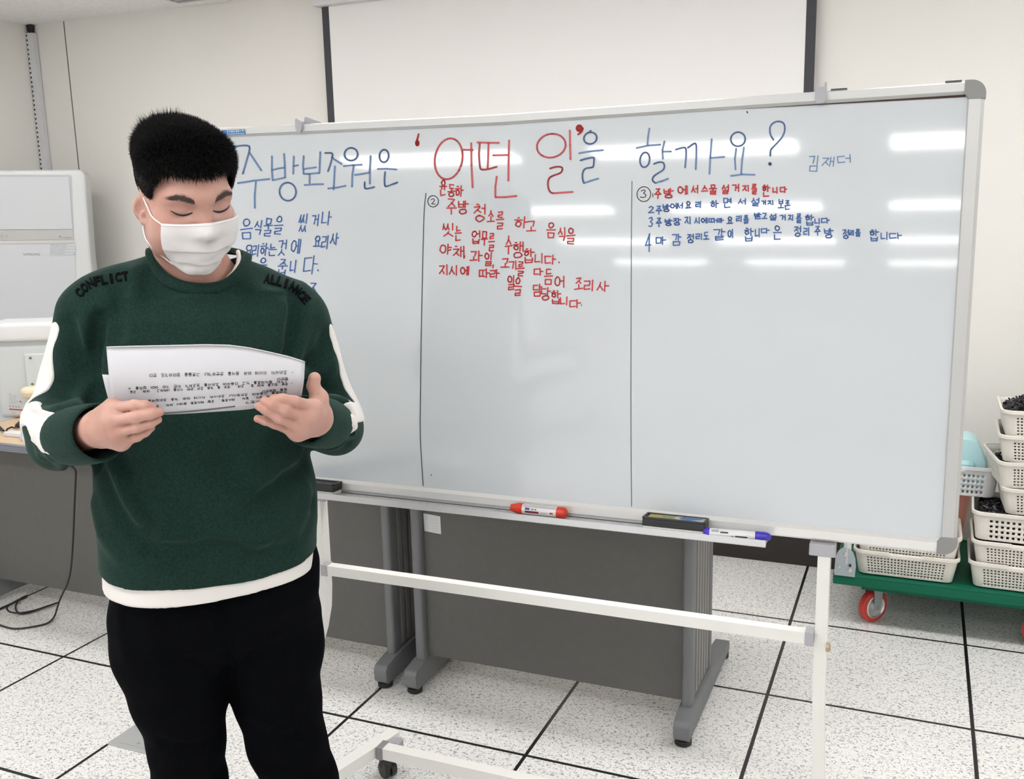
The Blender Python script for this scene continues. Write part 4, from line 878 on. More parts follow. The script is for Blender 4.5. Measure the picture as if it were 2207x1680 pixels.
hp_((2.188, 1.365, .2065+.064), 0, 'black plastic bits seen through the lower basket beside the handle bracket', .30, .22, .0, 40, 8)
hp_((2.190, 1.362, .2855+.064), 0, 'black plastic bits seen through the basket tucked under the whiteboard corner', .30, .22, .0, 60, 9)
# pale blue jug lying in the white basket
jg = thing('plastic_jug', 'pale blue plastic jug lying in the white basket beside the whiteboard edge', 'jug', (2.353, 1.50, .498))
jm = mat('pale_blue_plastic', (.52, .80, .85), rough=.35, sss=.1)
mb = MB(); mb.prism([(2.25, .500), (2.428, .500), (2.440, .54), (2.436, .60), (2.420, .645), (2.400, .678), (2.380, .688), (2.30, .690), (2.25, .675)], lambda a, b_, d: (a+.006, d, b_+.004), 1.455, 1.585)
bmesh.ops.recalc_face_normals(mb.bm, faces=list(mb.bm.faces)); bmesh.ops.bevel(mb.bm, geom=list(mb.bm.edges), offset=.009, segments=3, affect='EDGES', profile=.6); mb.build('jug_body', jm, jg, smooth='auto')
mb = MB(); mb.lathe([(.034, 0), (.034, .018), (.030, .020), (.030, .030), (.033, .032), (.031, .046), (.02, .048)], (2.374, 1.470, .594), (-.05, -.55, -.8), 24); mb.build('jug_neck', jm, jg, smooth='auto')
# ------------------------------------------------------------------ the standing person
# local frame: u to the viewer's right, v away from the camera, z up (metres); origin on the floor below the camera
PYAW = YAW + math.atan((430 - W/2)/FPX)
P_R = np.array([math.cos(PYAW), -math.sin(PYAW), 0.0]); P_F = np.array([math.sin(PYAW), math.cos(PYAW), 0.0]); P_Z = np.array([0, 0, 1.0])
GROUND = np.array([CAM[0], CAM[1], 0.0])
def loc_dir(px, py):
    d = ray(px, py); return np.array([d @ P_R, d @ P_F, d[2]])
def PP(px, py, v):
    d = loc_dir(px, py); return np.array([0, 0, CAM[2]]) + d*(v/d[1])
def to_world(p):
    p = np.asarray(p, float); return GROUND + np.outer(p.reshape(-1, 3)[:, 0], P_R) + np.outer(p.reshape(-1, 3)[:, 1], P_F) + np.outer(p.reshape(-1, 3)[:, 2], P_Z)
def smin(a, b, k):
    if k <= 0: return np.minimum(a, b)
    h = np.maximum(k - np.abs(a-b), 0)/k; return np.minimum(a, b) - h*h*k*.25
def smax(a, b, k): return -smin(-a, -b, k)
def f_rc(a, b, ra, rb):
    a, b = np.asarray(a, float), np.asarray(b, float); ba = b-a; L2 = ba @ ba + 1e-12
    def f(X, Y, Z):
        t = np.clip(((X-a[0])*ba[0] + (Y-a[1])*ba[1] + (Z-a[2])*ba[2])/L2, 0, 1)
        return np.sqrt((X-a[0]-t*ba[0])**2 + (Y-a[1]-t*ba[1])**2 + (Z-a[2]-t*ba[2])**2) - (ra + t*(rb-ra))
    r = max(ra, rb); return f, np.minimum(a, b)-r, np.maximum(a, b)+r
def f_el(c, r, M=None):
    c, r = np.asarray(c, float), np.asarray(r, float); M = np.eye(3) if M is None else np.asarray(M, float)
    def f(X, Y, Z):
        x, y, z = X-c[0], Y-c[1], Z-c[2]
        q = [(M[i][0]*x + M[i][1]*y + M[i][2]*z)/r[i] for i in range(3)]
        k0 = np.sqrt(q[0]**2 + q[1]**2 + q[2]**2); k1 = np.sqrt((q[0]/r[0])**2 + (q[1]/r[1])**2 + (q[2]/r[2])**2) + 1e-9
        return k0*(k0-1)/k1
    e = np.sqrt(sum((M[i]*r[i])**2 for i in range(3))); return f, c-e, c+e
def f_chain(pts, rs):
    segs = [f_rc(pts[i], pts[i+1], rs[i], rs[i+1])[0] for i in range(len(pts)-1)]
    def f(X, Y, Z):
        D = segs[0](X, Y, Z)
        for s in segs[1:]: D = smin(D, s(X, Y, Z), .004)
        return D
    p = np.array(pts); r = max(rs); return f, p.min(0)-r, p.max(0)+r
def f_loft(lv, n=2.5, ztop=None, zbot=None):
    """lv: rows (z, u_left, u_right, v_centre, v_half) from top to bottom"""
    lv = sorted(lv); zz = np.array([l[0] for l in lv]); A = np.array(lv)
    def f(X, Y, Z):
        Zf = np.asarray(Z)
        it = lambda col: np.interp(Zf.ravel(), zz, col).reshape(Zf.shape)
        uc, ru, vc, rv = it((A[:, 1]+A[:, 2])/2), it((A[:, 2]-A[:, 1])/2), it(A[:, 3]), it(A[:, 4])
        x, y = np.abs(X-uc), np.abs(Y-vc)
        q = ((x/ru)**n + (y/rv)**n)**(1/n) + 1e-6; r = np.sqrt(x*x + y*y)
        d = np.where(r < 1e-3, -np.minimum(ru, rv), r*(1 - 1/q)); d = np.maximum(d, -np.minimum(ru, rv))
        return np.maximum(np.maximum(d, Z - zz[-1]), zz[0] - Z)
    return f, np.array([A[:, 1].min(), (A[:, 3]-A[:, 4]).min(), zz[0]]), np.array([A[:, 2].max(), (A[:, 3]+A[:, 4]).max(), zz[-1]])
class Sdf:
    def __init__(self): self.ops = []
    def add(self, prim, k=.02, mode='u'):
        f, lo, hi = prim; m = .02 + max(k, 0); self.ops.append((f, np.asarray(lo)-m, np.asarray(hi)+m, mode, k)); return self
    def rc(self, a, b, ra, rb, k=.02, mode='u'): return self.add(f_rc(a, b, ra, rb), k, mode)
    def el(self, c, r, M=None, k=.02, mode='u'): return self.add(f_el(c, r, M), k, mode)
    def fold(self, pts, amp, w):
        pts = np.asarray(pts, float); segs = [f_rc(a, b, 0, 0)[0] for a, b in zip(pts, pts[1:])]
        def f(X, Y, Z):
            D = segs[0](X, Y, Z)
            for s in segs[1:]: D = np.minimum(D, s(X, Y, Z))
            return -amp*np.exp(-(D/w)**2)
        self.ops.append((f, pts.min(0)-2.6*w, pts.max(0)+2.6*w, 'f', 0)); return self
    @staticmethod
    def _ap(D, d, mode, k):
        if mode == 'u': return smin(D, d, k)
        if mode == 's': return smax(D, -d, k)
        if mode == 'i': return smax(D, d, k)
        return D + d
    def pts(self, P):
        P = np.asarray(P, float).reshape(-1, 3); D = np.full(len(P), 1.0)
        for f, lo, hi, mode, k in self.ops:
            m = np.all((P >= lo) & (P <= hi), axis=1) if mode != 'i' else np.ones(len(P), bool)
            if m.any(): q = P[m]; D[m] = self._ap(D[m], f(q[:, 0], q[:, 1], q[:, 2]), mode, k)
        return D
    def grid(self, xs, ys, zs):
        D = np.full((len(xs), len(ys), len(zs)), 1.0, np.float32)
        for f, lo, hi, mode, k in self.ops:
            if mode == 'i': lo, hi = np.full(3, -99.), np.full(3, 99.)
            sl = tuple(slice(np.searchsorted(a, l), np.searchsorted(a, h)) for a, l, h in zip((xs, ys, zs), lo, hi))
            if any(s.stop <= s.start for s in sl): continue
            X, Y, Z = xs[sl[0]][:, None, None], ys[sl[1]][None, :, None], zs[sl[2]][None, None, :]
            D[sl] = self._ap(D[sl], f(X, Y, Z), mode, k)
        return D
    def march(self, O, Dr, t0=1.25, t1=2.6, it=70):
        O = np.asarray(O, float).reshape(-1, 3); Dr = np.asarray(Dr, float).reshape(-1, 3); Dr = Dr/np.linalg.norm(Dr, axis=1)[:, None]
        O = np.broadcast_to(O, Dr.shape); t = np.full(len(Dr), t0)
        for _ in range(it): t = np.minimum(t + np.clip(self.pts(O + Dr*t[:, None]), -.05, .018)*.8, t1)
        return O + Dr*t[:, None]
    def hit(self, pix):
        """points of the surface seen at the given photo pixels"""
        d = np.array([loc_dir(*p) for p in pix]); d /= np.linalg.norm(d, axis=1)[:, None]
        return self.march(np.array([[0, 0, CAM[2]]]), d, 1.4, 2.3, 90)
def surfnet(D, xs, ys, zs):
    S = D < 0; c = [S[i:S.shape[0]-1+i, j:S.shape[1]-1+j, k:S.shape[2]-1+k] for i in (0, 1) for j in (0, 1) for k in (0, 1)]
    cnt = sum(a.astype(np.int8) for a in c); act = (cnt > 0) & (cnt < 8); idx = np.argwhere(act); vid = np.full(act.shape, -1, np.int32); vid[act] = np.arange(len(idx))
    acc = np.zeros((len(idx), 3)); num = np.zeros(len(idx)); i, j, k = idx.T
    def corner(o): return D[i+o[0], j+o[1], k+o[2]].astype(float), np.stack((xs[i+o[0]], ys[j+o[1]], zs[k+o[2]]), 1)
    E = [((0, 0, 0), (1, 0, 0)), ((0, 1, 0), (1, 1, 0)), ((0, 0, 1), (1, 0, 1)), ((0, 1, 1), (1, 1, 1)), ((0, 0, 0), (0, 1, 0)), ((1, 0, 0), (1, 1, 0)), ((0, 0, 1), (0, 1, 1)), ((1, 0, 1), (1, 1, 1)), ((0, 0, 0), (0, 0, 1)), ((1, 0, 0), (1, 0, 1)), ((0, 1, 0), (0, 1, 1)), ((1, 1, 0), (1, 1, 1))]
    for a, b in E:
        da, pa = corner(a); db, pb = corner(b); m = (da < 0) != (db < 0)
        t = np.where(m, da/(da - db + 1e-12), 0)[:, None]; acc += np.where(m[:, None], pa + (pb-pa)*t, 0); num += m
    V = acc/num[:, None]; F = []
    for ax in range(3):
        o1, o2 = [(1, 2), (2, 0), (0, 1)][ax]
        sa = [slice(None)]*3; sa[ax] = slice(0, -1); sb_ = [slice(None)]*3; sb_[ax] = slice(1, None)
        for s in (sa, sb_):
            s[o1] = slice(1, -1); s[o2] = slice(1, -1)
        A, Bq = S[tuple(sa)], S[tuple(sb_)]; q = np.argwhere(A != Bq)
        if not len(q): continue
        fl = A[tuple(q.T)]; base = q.copy(); base[:, o1] += 1; base[:, o2] += 1
        def cell(d1, d2): z = base.copy(); z[:, o1] += d1; z[:, o2] += d2; return vid[tuple(z.T)]
        quad = np.stack((cell(-1, -1), cell(0, -1), cell(0, 0), cell(-1, 0)), 1); quad[~fl] = quad[~fl][:, ::-1]; F.append(quad)
    return V, np.concatenate(F)
def mesh_np(name, V, F, m, parent, local=True, smooth=True):
    w = to_world(V) if local else np.asarray(V); off = wpos(parent) if parent is not None else np.zeros(3)
    me = bpy.data.meshes.new(name); me.from_pydata((w - off).tolist(), [], [list(map(int, f)) for f in F]); me.materials.append(m)
    if smooth: me.polygons.foreach_set('use_smooth', [True]*len(me.polygons))
    o = bpy.data.objects.new(name, me); COL.objects.link(o)
    if parent is not None: o.parent = parent
    return o
def relax(V, F, it=1, lam=.5):
    e = np.concatenate([F[:, [i, (i+1) % 4]] for i in range(4)])
    for _ in range(it):
        acc = np.zeros_like(V); n = np.zeros(len(V)); np.add.at(acc, e[:, 0], V[e[:, 1]]); np.add.at(acc, e[:, 1], V[e[:, 0]]); np.add.at(n, e[:, 0], 1); np.add.at(n, e[:, 1], 1)
        V = V + lam*(acc/np.maximum(n, 1)[:, None] - V)
    return V
def ax(*segs):
    """coordinates with varying spacing: (start, stop, step) ..."""
    out = []
    for a, b, s in segs: out.append(np.linspace(a, b, max(2, int(round((b-a)/s))), endpoint=False))
    return np.concatenate(out + [[segs[-1][1]]])
class MBL(MB):
    """shape collector whose coordinates are in the person's local frame"""
    def build(self, name, m, parent=None, smooth=False, normals=True):
        w = to_world(np.array([v.co for v in self.bm.verts]))
        for v, p in zip(self.bm.verts, w): v.co = p
        return MB.build(self, name, m, parent, smooth, normals)

person = thing('person', 'standing person in dark green sweatshirt and white face mask reading sheets of paper', 'person', tuple(to_world(np.array([0, 1.85, 0]))[0]))
skin = bpy.data.materials.new('skin'); skin.use_nodes = True; nt = skin.node_tree; b = nt.nodes['Principled BSDF']
b.inputs['Roughness'].default_value = .48; b.inputs['Specular IOR Level'].default_value = .4
b.inputs['Subsurface Weight'].default_value = .25; b.inputs['Subsurface Radius'].default_value = (.9, .35, .2); b.inputs['Subsurface Scale'].default_value = .006
tc = nt.nodes.new('ShaderNodeTexCoord'); nz = nt.nodes.new('ShaderNodeTexNoise'); nz.inputs['Scale'].default_value = 22; nz.inputs['Detail'].default_value = 5
rp = nt.nodes.new('ShaderNodeValToRGB'); rp.color_ramp.elements[0].position = .35; rp.color_ramp.elements[1].position = .68; rp.color_ramp.elements[0].color = (.510, .272, .220, 1); rp.color_ramp.elements[1].color = (.580, .345, .286, 1)
nt.links.new(tc.outputs['Object'], nz.inputs['Vector']); nt.links.new(nz.outputs['Fac'], rp.inputs['Fac']); nt.links.new(rp.outputs['Color'], b.inputs['Base Color'])
n2 = nt.nodes.new('ShaderNodeTexNoise'); n2.inputs['Scale'].default_value = 420; bp_ = nt.nodes.new('ShaderNodeBump'); bp_.inputs['Strength'].default_value = .12; bp_.inputs['Distance'].default_value = .001
nt.links.new(tc.outputs['Object'], n2.inputs['Vector']); nt.links.new(n2.outputs['Fac'], bp_.inputs['Height']); nt.links.new(bp_.outputs['Normal'], b.inputs['Normal'])

# ---- head frame
HS = .955
h_psi, h_th, h_ro = math.radians(22), math.radians(19), math.radians(4.0)
hf = np.array([math.sin(h_psi)*math.cos(h_th), -math.cos(h_psi)*math.cos(h_th), -math.sin(h_th)]); hx = np.array([math.cos(h_psi), math.sin(h_psi), 0]); hu = np.cross(hf, hx)
hx, hu = hx*math.cos(h_ro) + hu*math.sin(h_ro), hu*math.cos(h_ro) - hx*math.sin(h_ro)
HC = PP(437, 453, 1.735) - hf*.085*HS
HM = np.stack((hx, hf, hu))
def hp(x, y, z): return HC + HS*(x*hx + y*hf + z*hu)
def hs(*r): return np.array(r)*HS
head = Sdf()
head.el(hp(0, -.012, .036), hs(.0745, .098, .086), HM, .0)
head.el(hp(0, .022, -.020), hs(.069, .070, .080), HM, .03)
head.el(hp(0, .022, -.066), hs(.062, .058, .050), HM, .03)
for s in (-1, 1):
    head.el(hp(s*.040, .046, -.045), hs(.033, .034, .036), HM, .025)
    head.el(hp(s*.046, .010, -.072), hs(.022, .036, .030), HM, .025)
    head.rc(hp(s*.012, .083, .019), hp(s*.047, .068, .020), .010*HS, .011*HS, .022)
head.el(hp(0, .062, -.104), hs(.026, .022, .018), HM, .03)
for s in (-1, 1):
    head.el(hp(s*.0355, .094, .001), hs(.020, .0165, .0115), HM, .014, 's')
    head.el(hp(s*.0355, .0705, .001), hs(.0185, .0125, .0125), HM, .006)
head.rc(hp(0, .080, .004), hp(0, .104, -.036), .0085*HS, .0125*HS, .014)
for s in (-1, 1): head.el(hp(s*.0135, .093, -.040), hs(.0085, .011, .0085), HM, .008)
head.el(hp(0, .087, -.066), hs(.022, .010, .0065), HM, .010); head.el(hp(0, .085, -.077), hs(.019, .010, .0065), HM, .010)
head.rc(hp(-.020, .0935, -.0715), hp(.020, .0935, -.0715), .0016, .0016, .004, 's')
skull = Sdf(); skull.ops = list(head.ops)          # without ears and neck: used for hair, mask, brows
for s in (-1, 1):
    EM = np.stack((hx*math.cos(.80*s) + hf*math.sin(.80*s), hf*math.cos(.80*s) - hx*math.sin(.80*s), hu))
    head.el(hp(s*.0750, -.006, -.020), hs(.0064, .0160, .0255), EM, .006)
    head.rc(hp(s*.072, .0, -.02), hp(s*.074, -.006, -.02), .010*HS, .012*HS, .008)
    head.el(hp(s*.0750, -.006, -.018) + s*EM[0]*.0076*HS, hs(.0062, .0095, .0165), EM, .003, 's')
    head.el(hp(s*.0740, .003, -.042), hs(.0070, .008, .008), HM, .006); head.rc(hp(s*.0765, .004, -.024), hp(s*.078, .003, -.030), .0035, .0030, .004)
body = Sdf(); body.ops = list(head.ops)
NB = PP(428, 628, 1.90)
body.rc(hp(.004, -.026, -.062), NB, .056, .070, .028)
body.rc(hp(0, .034, -.100), PP(430, 600, 1.835), .020, .030, .025)
body.rc(NB, PP(340, 665, 1.90), .060, .045, .04); body.rc(NB, PP(520, 665, 1.90), .060, .045, .04)
for dy in (592, 604): pass
# torso, arms and legs beneath the clothes
zrow = lambda py, v=1.85: PP(430, py, v)[2]
urow = lambda px, py, v=1.85: PP(px, py, v)[0]
def row(py, l, r, vc, rv): return (zrow(py), urow(l, py), urow(r, py), vc, rv)
body.add(f_loft([row(670, 260, 600, 1.875, .060), row(720, 255, 600, 1.868, .088), row(900, 250, 606, 1.86, .108), row(1060, 254, 625, 1.855, .118), row(1230, 245, 650, 1.855, .118), row(1370, 330, 610, 1.865, .045)], 2.4), .05)
ARM = {-1: [PP(196, 684, 1.87), PP(130, 930, 1.885), PP(160, 938, 1.675)], 1: [PP(640, 694, 1.87), PP(717, 908, 1.885), PP(706, 912, 1.675)]}
WR = {-1: PP(216, 924, 1.565), 1: PP(678, 902, 1.568)}
for s in (-1, 1):
    S_, E_, W_ = ARM[s]; body.rc(S_, E_, .032, .028, .03); body.rc(E_, W_, .028, .027, .02); body.rc(W_, WR[s], .030, .0275, .02)
LEG = {-1: [PP(352, 1330, 1.86), PP(410, 1690, 1.855)], 1: [PP(585, 1330, 1.86), PP(650, 1690, 1.855)]}
for s in (-1, 1):
    a, k_ = LEG[s]; an = np.array([k_[0] + s*.015, k_[1] + .03, .09]); body.rc(a, k_, .078, .052, .04); body.rc(k_, an, .050, .034, .02)
    body.rc(an + np.array([0, .03, -.045]), an + np.array([s*.015, -.15, -.06]), .032, .026, .02)
# hands: palm plus five separate fingers each, backs towards the camera
def hand(wr, mcp, pip, dip, tip, rad, th, thr, palm_r=.0115):
    ch = [f_chain([m, p, d, t], [r*1.10, r*1.02, r*.94, r*.80])[0] for m, p, d, t, r in zip(mcp, pip, dip, tip, rad)]
    pal = [f_rc(wr + (m-wr)*.12, m, .0145, palm_r)[0] for m in mcp]
    knu = [f_el(m + np.array([0, -.004, .001]), (.0080, .0080, .0080))[0] for m in mcp]
    tch = f_chain(th, thr)[0]; web = f_rc(th[1], wr + (mcp[0]-wr)*.62, .011, .012)[0]
    def f(X, Y, Z):
        P_ = pal[0](X, Y, Z)
        for q in pal[1:]: P_ = smin(P_, q(X, Y, Z), .028)
        for q in knu: P_ = smin(P_, q(X, Y, Z), .008)
        Fg = ch[0](X, Y, Z)
        for q in ch[1:]: Fg = smin(Fg, q(X, Y, Z), .0010)
        D = smin(P_, Fg, .009); T = smin(tch(X, Y, Z), web(X, Y, Z), .012)
        return smin(D, T, .010)
    allp = np.array([wr] + list(mcp) + list(pip) + list(dip) + list(tip) + list(th)); return f, allp.min(0)-.022, allp.max(0)+.022
HR = dict(mcp=[PP(242, 880, 1.518), PP(238, 907, 1.506), PP(247, 933, 1.508), PP(262, 955, 1.520)], pip=[PP(289, 874, 1.484), PP(294, 899, 1.473), PP(297, 921, 1.480), PP(295, 942, 1.497)],
          dip=[PP(313, 875, 1.480), PP(325, 893, 1.473), PP(323, 913, 1.482), PP(313, 932, 1.497)], tip=[PP(328, 878, 1.485), PP(344, 889, 1.479), PP(340, 905, 1.487), PP(326, 923, 1.500)], rad=[.0079, .0081, .0077, .0069])
HL = dict(mcp=[PP(676, 878, 1.512), PP(660, 900, 1.502), PP(646, 920, 1.508), PP(640, 934, 1.522)], pip=[PP(634, 866, 1.484), PP(614, 884, 1.478), PP(600, 900, 1.483), PP(592, 914, 1.498)],
          dip=[PP(608, 861, 1.481), PP(586, 872, 1.476), PP(574, 884, 1.480), PP(571, 907, 1.495)], tip=[PP(590, 860, 1.483), PP(570, 865, 1.481), PP(558, 876, 1.483), PP(555, 903, 1.494)], rad=[.0088, .0088, .0083, .0074])
THR = [PP(222, 898, 1.545), PP(250, 874, 1.535), PP(278, 862, 1.534), PP(300, 858, 1.537)]
THL = [PP(692, 890, 1.552), PP(688, 858, 1.545), PP(675, 832, 1.540), PP(678, 816, 1.538)]
body.add(hand(WR[-1], HR['mcp'], HR['pip'], HR['dip'], HR['tip'], HR['rad'], THR, [.015, .0125, .0105, .0085]), .012)
body.add(hand(WR[1], HL['mcp'], HL['pip'], HL['dip'], HL['tip'], HL['rad'], THL, [.0165, .0122, .0102, .0100]), .012)
zc = HC[2]
hz0 = min(p[2] for d_ in (HR, HL) for p in d_['mcp'] + d_['tip']) - .022; hz1 = THL[-1][2] + .020
gx = ax((-.40, -.24, .008), (-.24, -.03, .0017), (-.03, .055, .0030), (.055, .235, .0017), (.235, .40, .008)); gy = ax((1.44, 1.585, .0017), (1.585, 1.86, .0032), (1.86, 2.06, .008))
gz = ax((-.02, hz0, .012), (hz0, hz1, .0017), (hz1, zc-.20, .008), (zc-.20, zc+.17, .0029))
V, F = surfnet(body.grid(gx, gy, gz), gx, gy, gz)
body_o = mesh_np('body', V, F, skin, person)

# ---- hair: scalp cap plus thousands of short strands
def headc(p): q = (np.asarray(p) - HC)/HS; return q @ hx, q @ hf, q @ hu
def hairline(x, y):
    """lowest hair height (head units) at azimuth of x,y"""
    phi = np.degrees(np.arctan2(np.abs(x), y))
    return np.interp(phi, [0, 20, 36, 46, 56, 66, 78, 92, 105, 130, 180], [.0600, .0620, .0625, .056, .036, .002, -.014, -.014, .015, -.045, -.060])
hairm = mat('black_hair', (.0062, .0058, .0062), rough=.7, spec=.18)
capS = Sdf()
capS.el(hp(0, -.014, .038), hs(.0758, .0995, .0850), HM, 0); capS.el(hp(-.02, .022, .078), hs(.050, .056, .038), HM, .03); capS.el(hp(.02, .022, .078), hs(.050, .056, .038), HM, .03); capS.el(hp(0, -.04, .076), hs(.060, .053, .038), HM, .03)
for s in (-1, 1): capS.el(hp(s*.062, .022, .050), hs(.018, .034, .044), HM, .02)
cx_, cy_, cz_ = ax((HC[0]-.15, HC[0]+.15, .004)), ax((HC[1]-.16, HC[1]+.16, .004)), ax((HC[2]-.12, HC[2]+.19, .004))
V, F = surfnet(capS.grid(cx_, cy_, cz_), cx_, cy_, cz_)
X, Y, Z = headc(V); keep = Z > hairline(X, Y) + .004
Fk = F[keep[F].all(1)]; cap_n = len(V)
rng = np.random.default_rng(4)
N0 = 64000
th_ = rng.uniform(0, 2*np.pi, N0); cz0 = rng.uniform(-.75, 1, N0); sr = np.sqrt(1-cz0**2)
dirs = (sr*np.sin(th_))[:, None]*hx + (sr*np.cos(th_))[:, None]*hf + cz0[:, None]*hu
O = np.broadcast_to(hp(0, -.012, .03), dirs.shape) + dirs*.22
roots = capS.march(O, -dirs, 0.0, .22, 50)
X, Y, Z = headc(roots); jit = rng.normal(0, .0035, N0)
ok = (np.abs(capS.pts(roots)) < .003) & (Z > hairline(X, Y) + jit)
roots, dirs, X, Y, Z = roots[ok], dirs[ok], X[ok], Y[ok], Z[ok]; n = len(roots)
e = .002; G = np.stack([capS.pts(roots + e*a) - capS.pts(roots - e*a) for a in np.eye(3)], 1); G /= np.linalg.norm(G, axis=1)[:, None] + 1e-9
top = np.clip((Z-.045)/.06, 0, 1); front = np.clip((Y-.02)/.06, 0, 1)
Lh = (.0045 + .0110*top + .006*front)*rng.uniform(.6, 1.2, n)*np.where((rng.uniform(0, 1, n) < .10) & (X < .01), 1.0 + .55*top, 1.0)
sty = G*(.35 + .75*top)[:, None] + hf*(.15 + .35*top*front + .25*front)[:, None] - hu*((1-top)*.75 + .45*front*(1-.6*top))[:, None] + hu*(.35*top*(1-front))[:, None] + hx*(np.sign(X)*.15*(1-top))[:, None] + rng.normal(0, .22, (n, 3))
sty /= np.linalg.norm(sty, axis=1)[:, None]
side1 = np.cross(sty, rng.normal(0, 1, (n, 3))); side1 /= np.linalg.norm(side1, axis=1)[:, None]; side2 = np.cross(sty, side1)
wd = rng.uniform(.00030, .00055, n)[:, None]; base = roots - G*.003; mid = base + sty*(Lh*.55)[:, None] + G*.0012; tip = base + sty*Lh[:, None] - hu*(Lh*.10*(1-top))[:, None]
ring = lambda c, w: [c + side1*w, c - side1*w*.5 + side2*w*.87, c - side1*w*.5 - side2*w*.87]
Vs = np.concatenate([V] + ring(base, wd) + ring(mid, wd*.8) + [tip]); o = cap_n + np.arange(n)
Fs = [list(f) for f in Fk]
for a in range(3):
    b2 = (a+1) % 3; Fs += np.stack((o + a*n, o + b2*n, o + (3+b2)*n, o + (3+a)*n), 1).tolist(); Fs += np.stack((o + (3+a)*n, o + (3+b2)*n, o + 6*n), 1).tolist()
mesh_np('hair', Vs, Fs, hairm, person)

# ---- eyebrows, lashes
def face_pt(x, z, lift=.0005, y0=.2):
    """point of the face at head coordinates x,z seen from the front"""
    O = np.array([hp(a, y0, c) for a, c in zip(x, z)]); P = skull.march(O, np.broadcast_to(-hf, O.shape), 0.0, .25, 60); return P + hf*lift
browm = mat('black_brow_hair', (.10, .07, .06), rough=.85)
for s in (-1, 1):
    xs_, zs_ = [], []
    for _ in range(2400):
        t = rng.uniform(0, 1); w = .0064*(1 - .55*abs(t-.35)/.65); x = .0180 + .040*t; z = .0175 + .0085*math.sin(min(t*1.25, 1)*1.9) - .006*max(0, t-.62) + rng.normal(0, .45)*w
        xs_.append(s*x); zs_.append(z)
    A_ = face_pt(np.array(xs_), np.array(zs_), -.0003); tt = (np.abs(np.array(xs_))-.0180)/.040
    B_ = face_pt(np.array(xs_) + s*(.0035 + .002*tt), np.array(zs_) + .0032*(1-tt*1.4) + rng.normal(0, .0008, len(xs_)), .0009)
    dn = np.cross(B_-A_, hf); dn /= np.linalg.norm(dn, axis=1)[:, None] + 1e-9; n_ = len(A_); o = np.arange(n_)
    mesh_np('eyebrow', np.concatenate([A_ + dn*.00016, A_ - dn*.00016, B_]), np.stack((o, o+n_, o+2*n_), 1).tolist(), browm, person)
lash = mat('dark_lash_line', (.012, .008, .008), rough=.6)
for s in (-1, 1):
    t = np.linspace(0, 1, 15); x = s*(.0185 + .0355*t); z = -.0030 - .0060*np.sin(np.pi*np.clip(t*1.05, 0, 1))**.8 + .0035*t
    c = face_pt(x, z, .0002); mb = MBL(); mb.tube([tuple(p) for p in c], [(.0006 + .0012*math.sin(math.pi*min(1, a*.9+.12)))*1.0 for a in t], 7); mb.build('eyelash_line', lash, person, smooth=True)
    xs_, zs_ = np.interp(rng.uniform(.05, .98, 60), t, x), None
    zs_ = np.interp(np.abs(xs_), np.abs(x), z); A_ = face_pt(xs_, zs_, .0004); B_ = A_ + hf*.0010 - hu*.0016 + hx*(np.sign(xs_)*.001)[:, None] + rng.normal(0, .0006, A_.shape); n_ = len(A_); o = np.arange(n_)
    mesh_np('eyelashes', np.concatenate([A_ + hx*.0003, A_ - hx*.0003, B_]), np.stack((o, o+n_, o+2*n_), 1).tolist(), lash, person)

# ---- face mask with three pleats and two ear loops
maskm = mat('mask_white_nonwoven', (.74, .715, .715), rough=.85, spec=.2, bump=.15, bscale=900)
NA, NE = 49, 41
az = np.radians(np.linspace(-50, 60, NA)); el_ = np.radians(np.linspace(14, -64, NE)); MO = hp(0, .012, -.048)
ELV = lambda e_, a: e_ + math.radians(4.5)*math.cos(a*1.4)*np.clip((e_ - el_[-1])/(el_[0]-el_[-1]), 0, 1)**3
Dm = np.array([[math.sin(a)*math.cos(ELV(e_, a))*hx + math.cos(a)*math.cos(ELV(e_, a))*hf + math.sin(ELV(e_, a))*hu for a in az] for e_ in el_]).reshape(-1, 3)
hitp = skull.march(MO + Dm*.19, -Dm, 0, .19, 60); rad = np.linalg.norm(hitp - MO, axis=1).reshape(NE, NA)
full = rad.copy()
for _ in range(26):
    p_ = np.pad(full, 1, mode='edge'); full = np.maximum((p_[:-2, 1:-1] + p_[2:, 1:-1] + p_[1:-1, :-2] + p_[1:-1, 2:])/4, rad + .0022)
pl = np.zeros(NE); fr_ = np.linspace(0, 1, NE)
for c0 in (.40, .58, .76): pl += .0050*np.clip((fr_-c0+.16)/.16, 0, 1)*(fr_ < c0) 
aw = 1 - .75*np.clip((np.abs(np.linspace(-1, 1, NA))-.75)/.25, 0, 1)
ai_, fi_ = np.linspace(0, 1, NA)[None, :], fr_[:, None]
wr_ = (.0011*np.sin(ai_*9 + fi_*7) + .0009*np.sin(ai_*23 - fi_*15 + 1.0) + .0006*np.sin(ai_*11 + fi_*34))*np.clip((fi_-.25)/.3, 0, 1)
full = full + .0012 + pl[:, None]*aw[None, :] + wr_
MV = (MO + Dm*full.reshape(-1, 1)); MF = [[j*NA+i, j*NA+i+1, (j+1)*NA+i+1, (j+1)*NA+i] for j in range(NE-1) for i in range(NA-1)]
mo = mesh_np('face_mask', MV, [f[::-1] for f in MF], maskm, person); md = mo.modifiers.new('cloth', 'SOLIDIFY'); md.thickness = .0012; md.offset = 0
try: mo.data.set_sharp_from_angle(angle=math.radians(28))
except Exception: pass
def mgrid(j, i): return MV[j*NA + i]
def skin_pt(x, y, z, lift=.0022):
    d = hp(x, y, z) - hp(0, 0, z); d /= np.linalg.norm(d); return head.march(hp(0, 0, z) + d*.2, -d, 0, .2, 60)[0] + d*lift
loopm = mat('white_elastic', (.82, .80, .79), rough=.8)
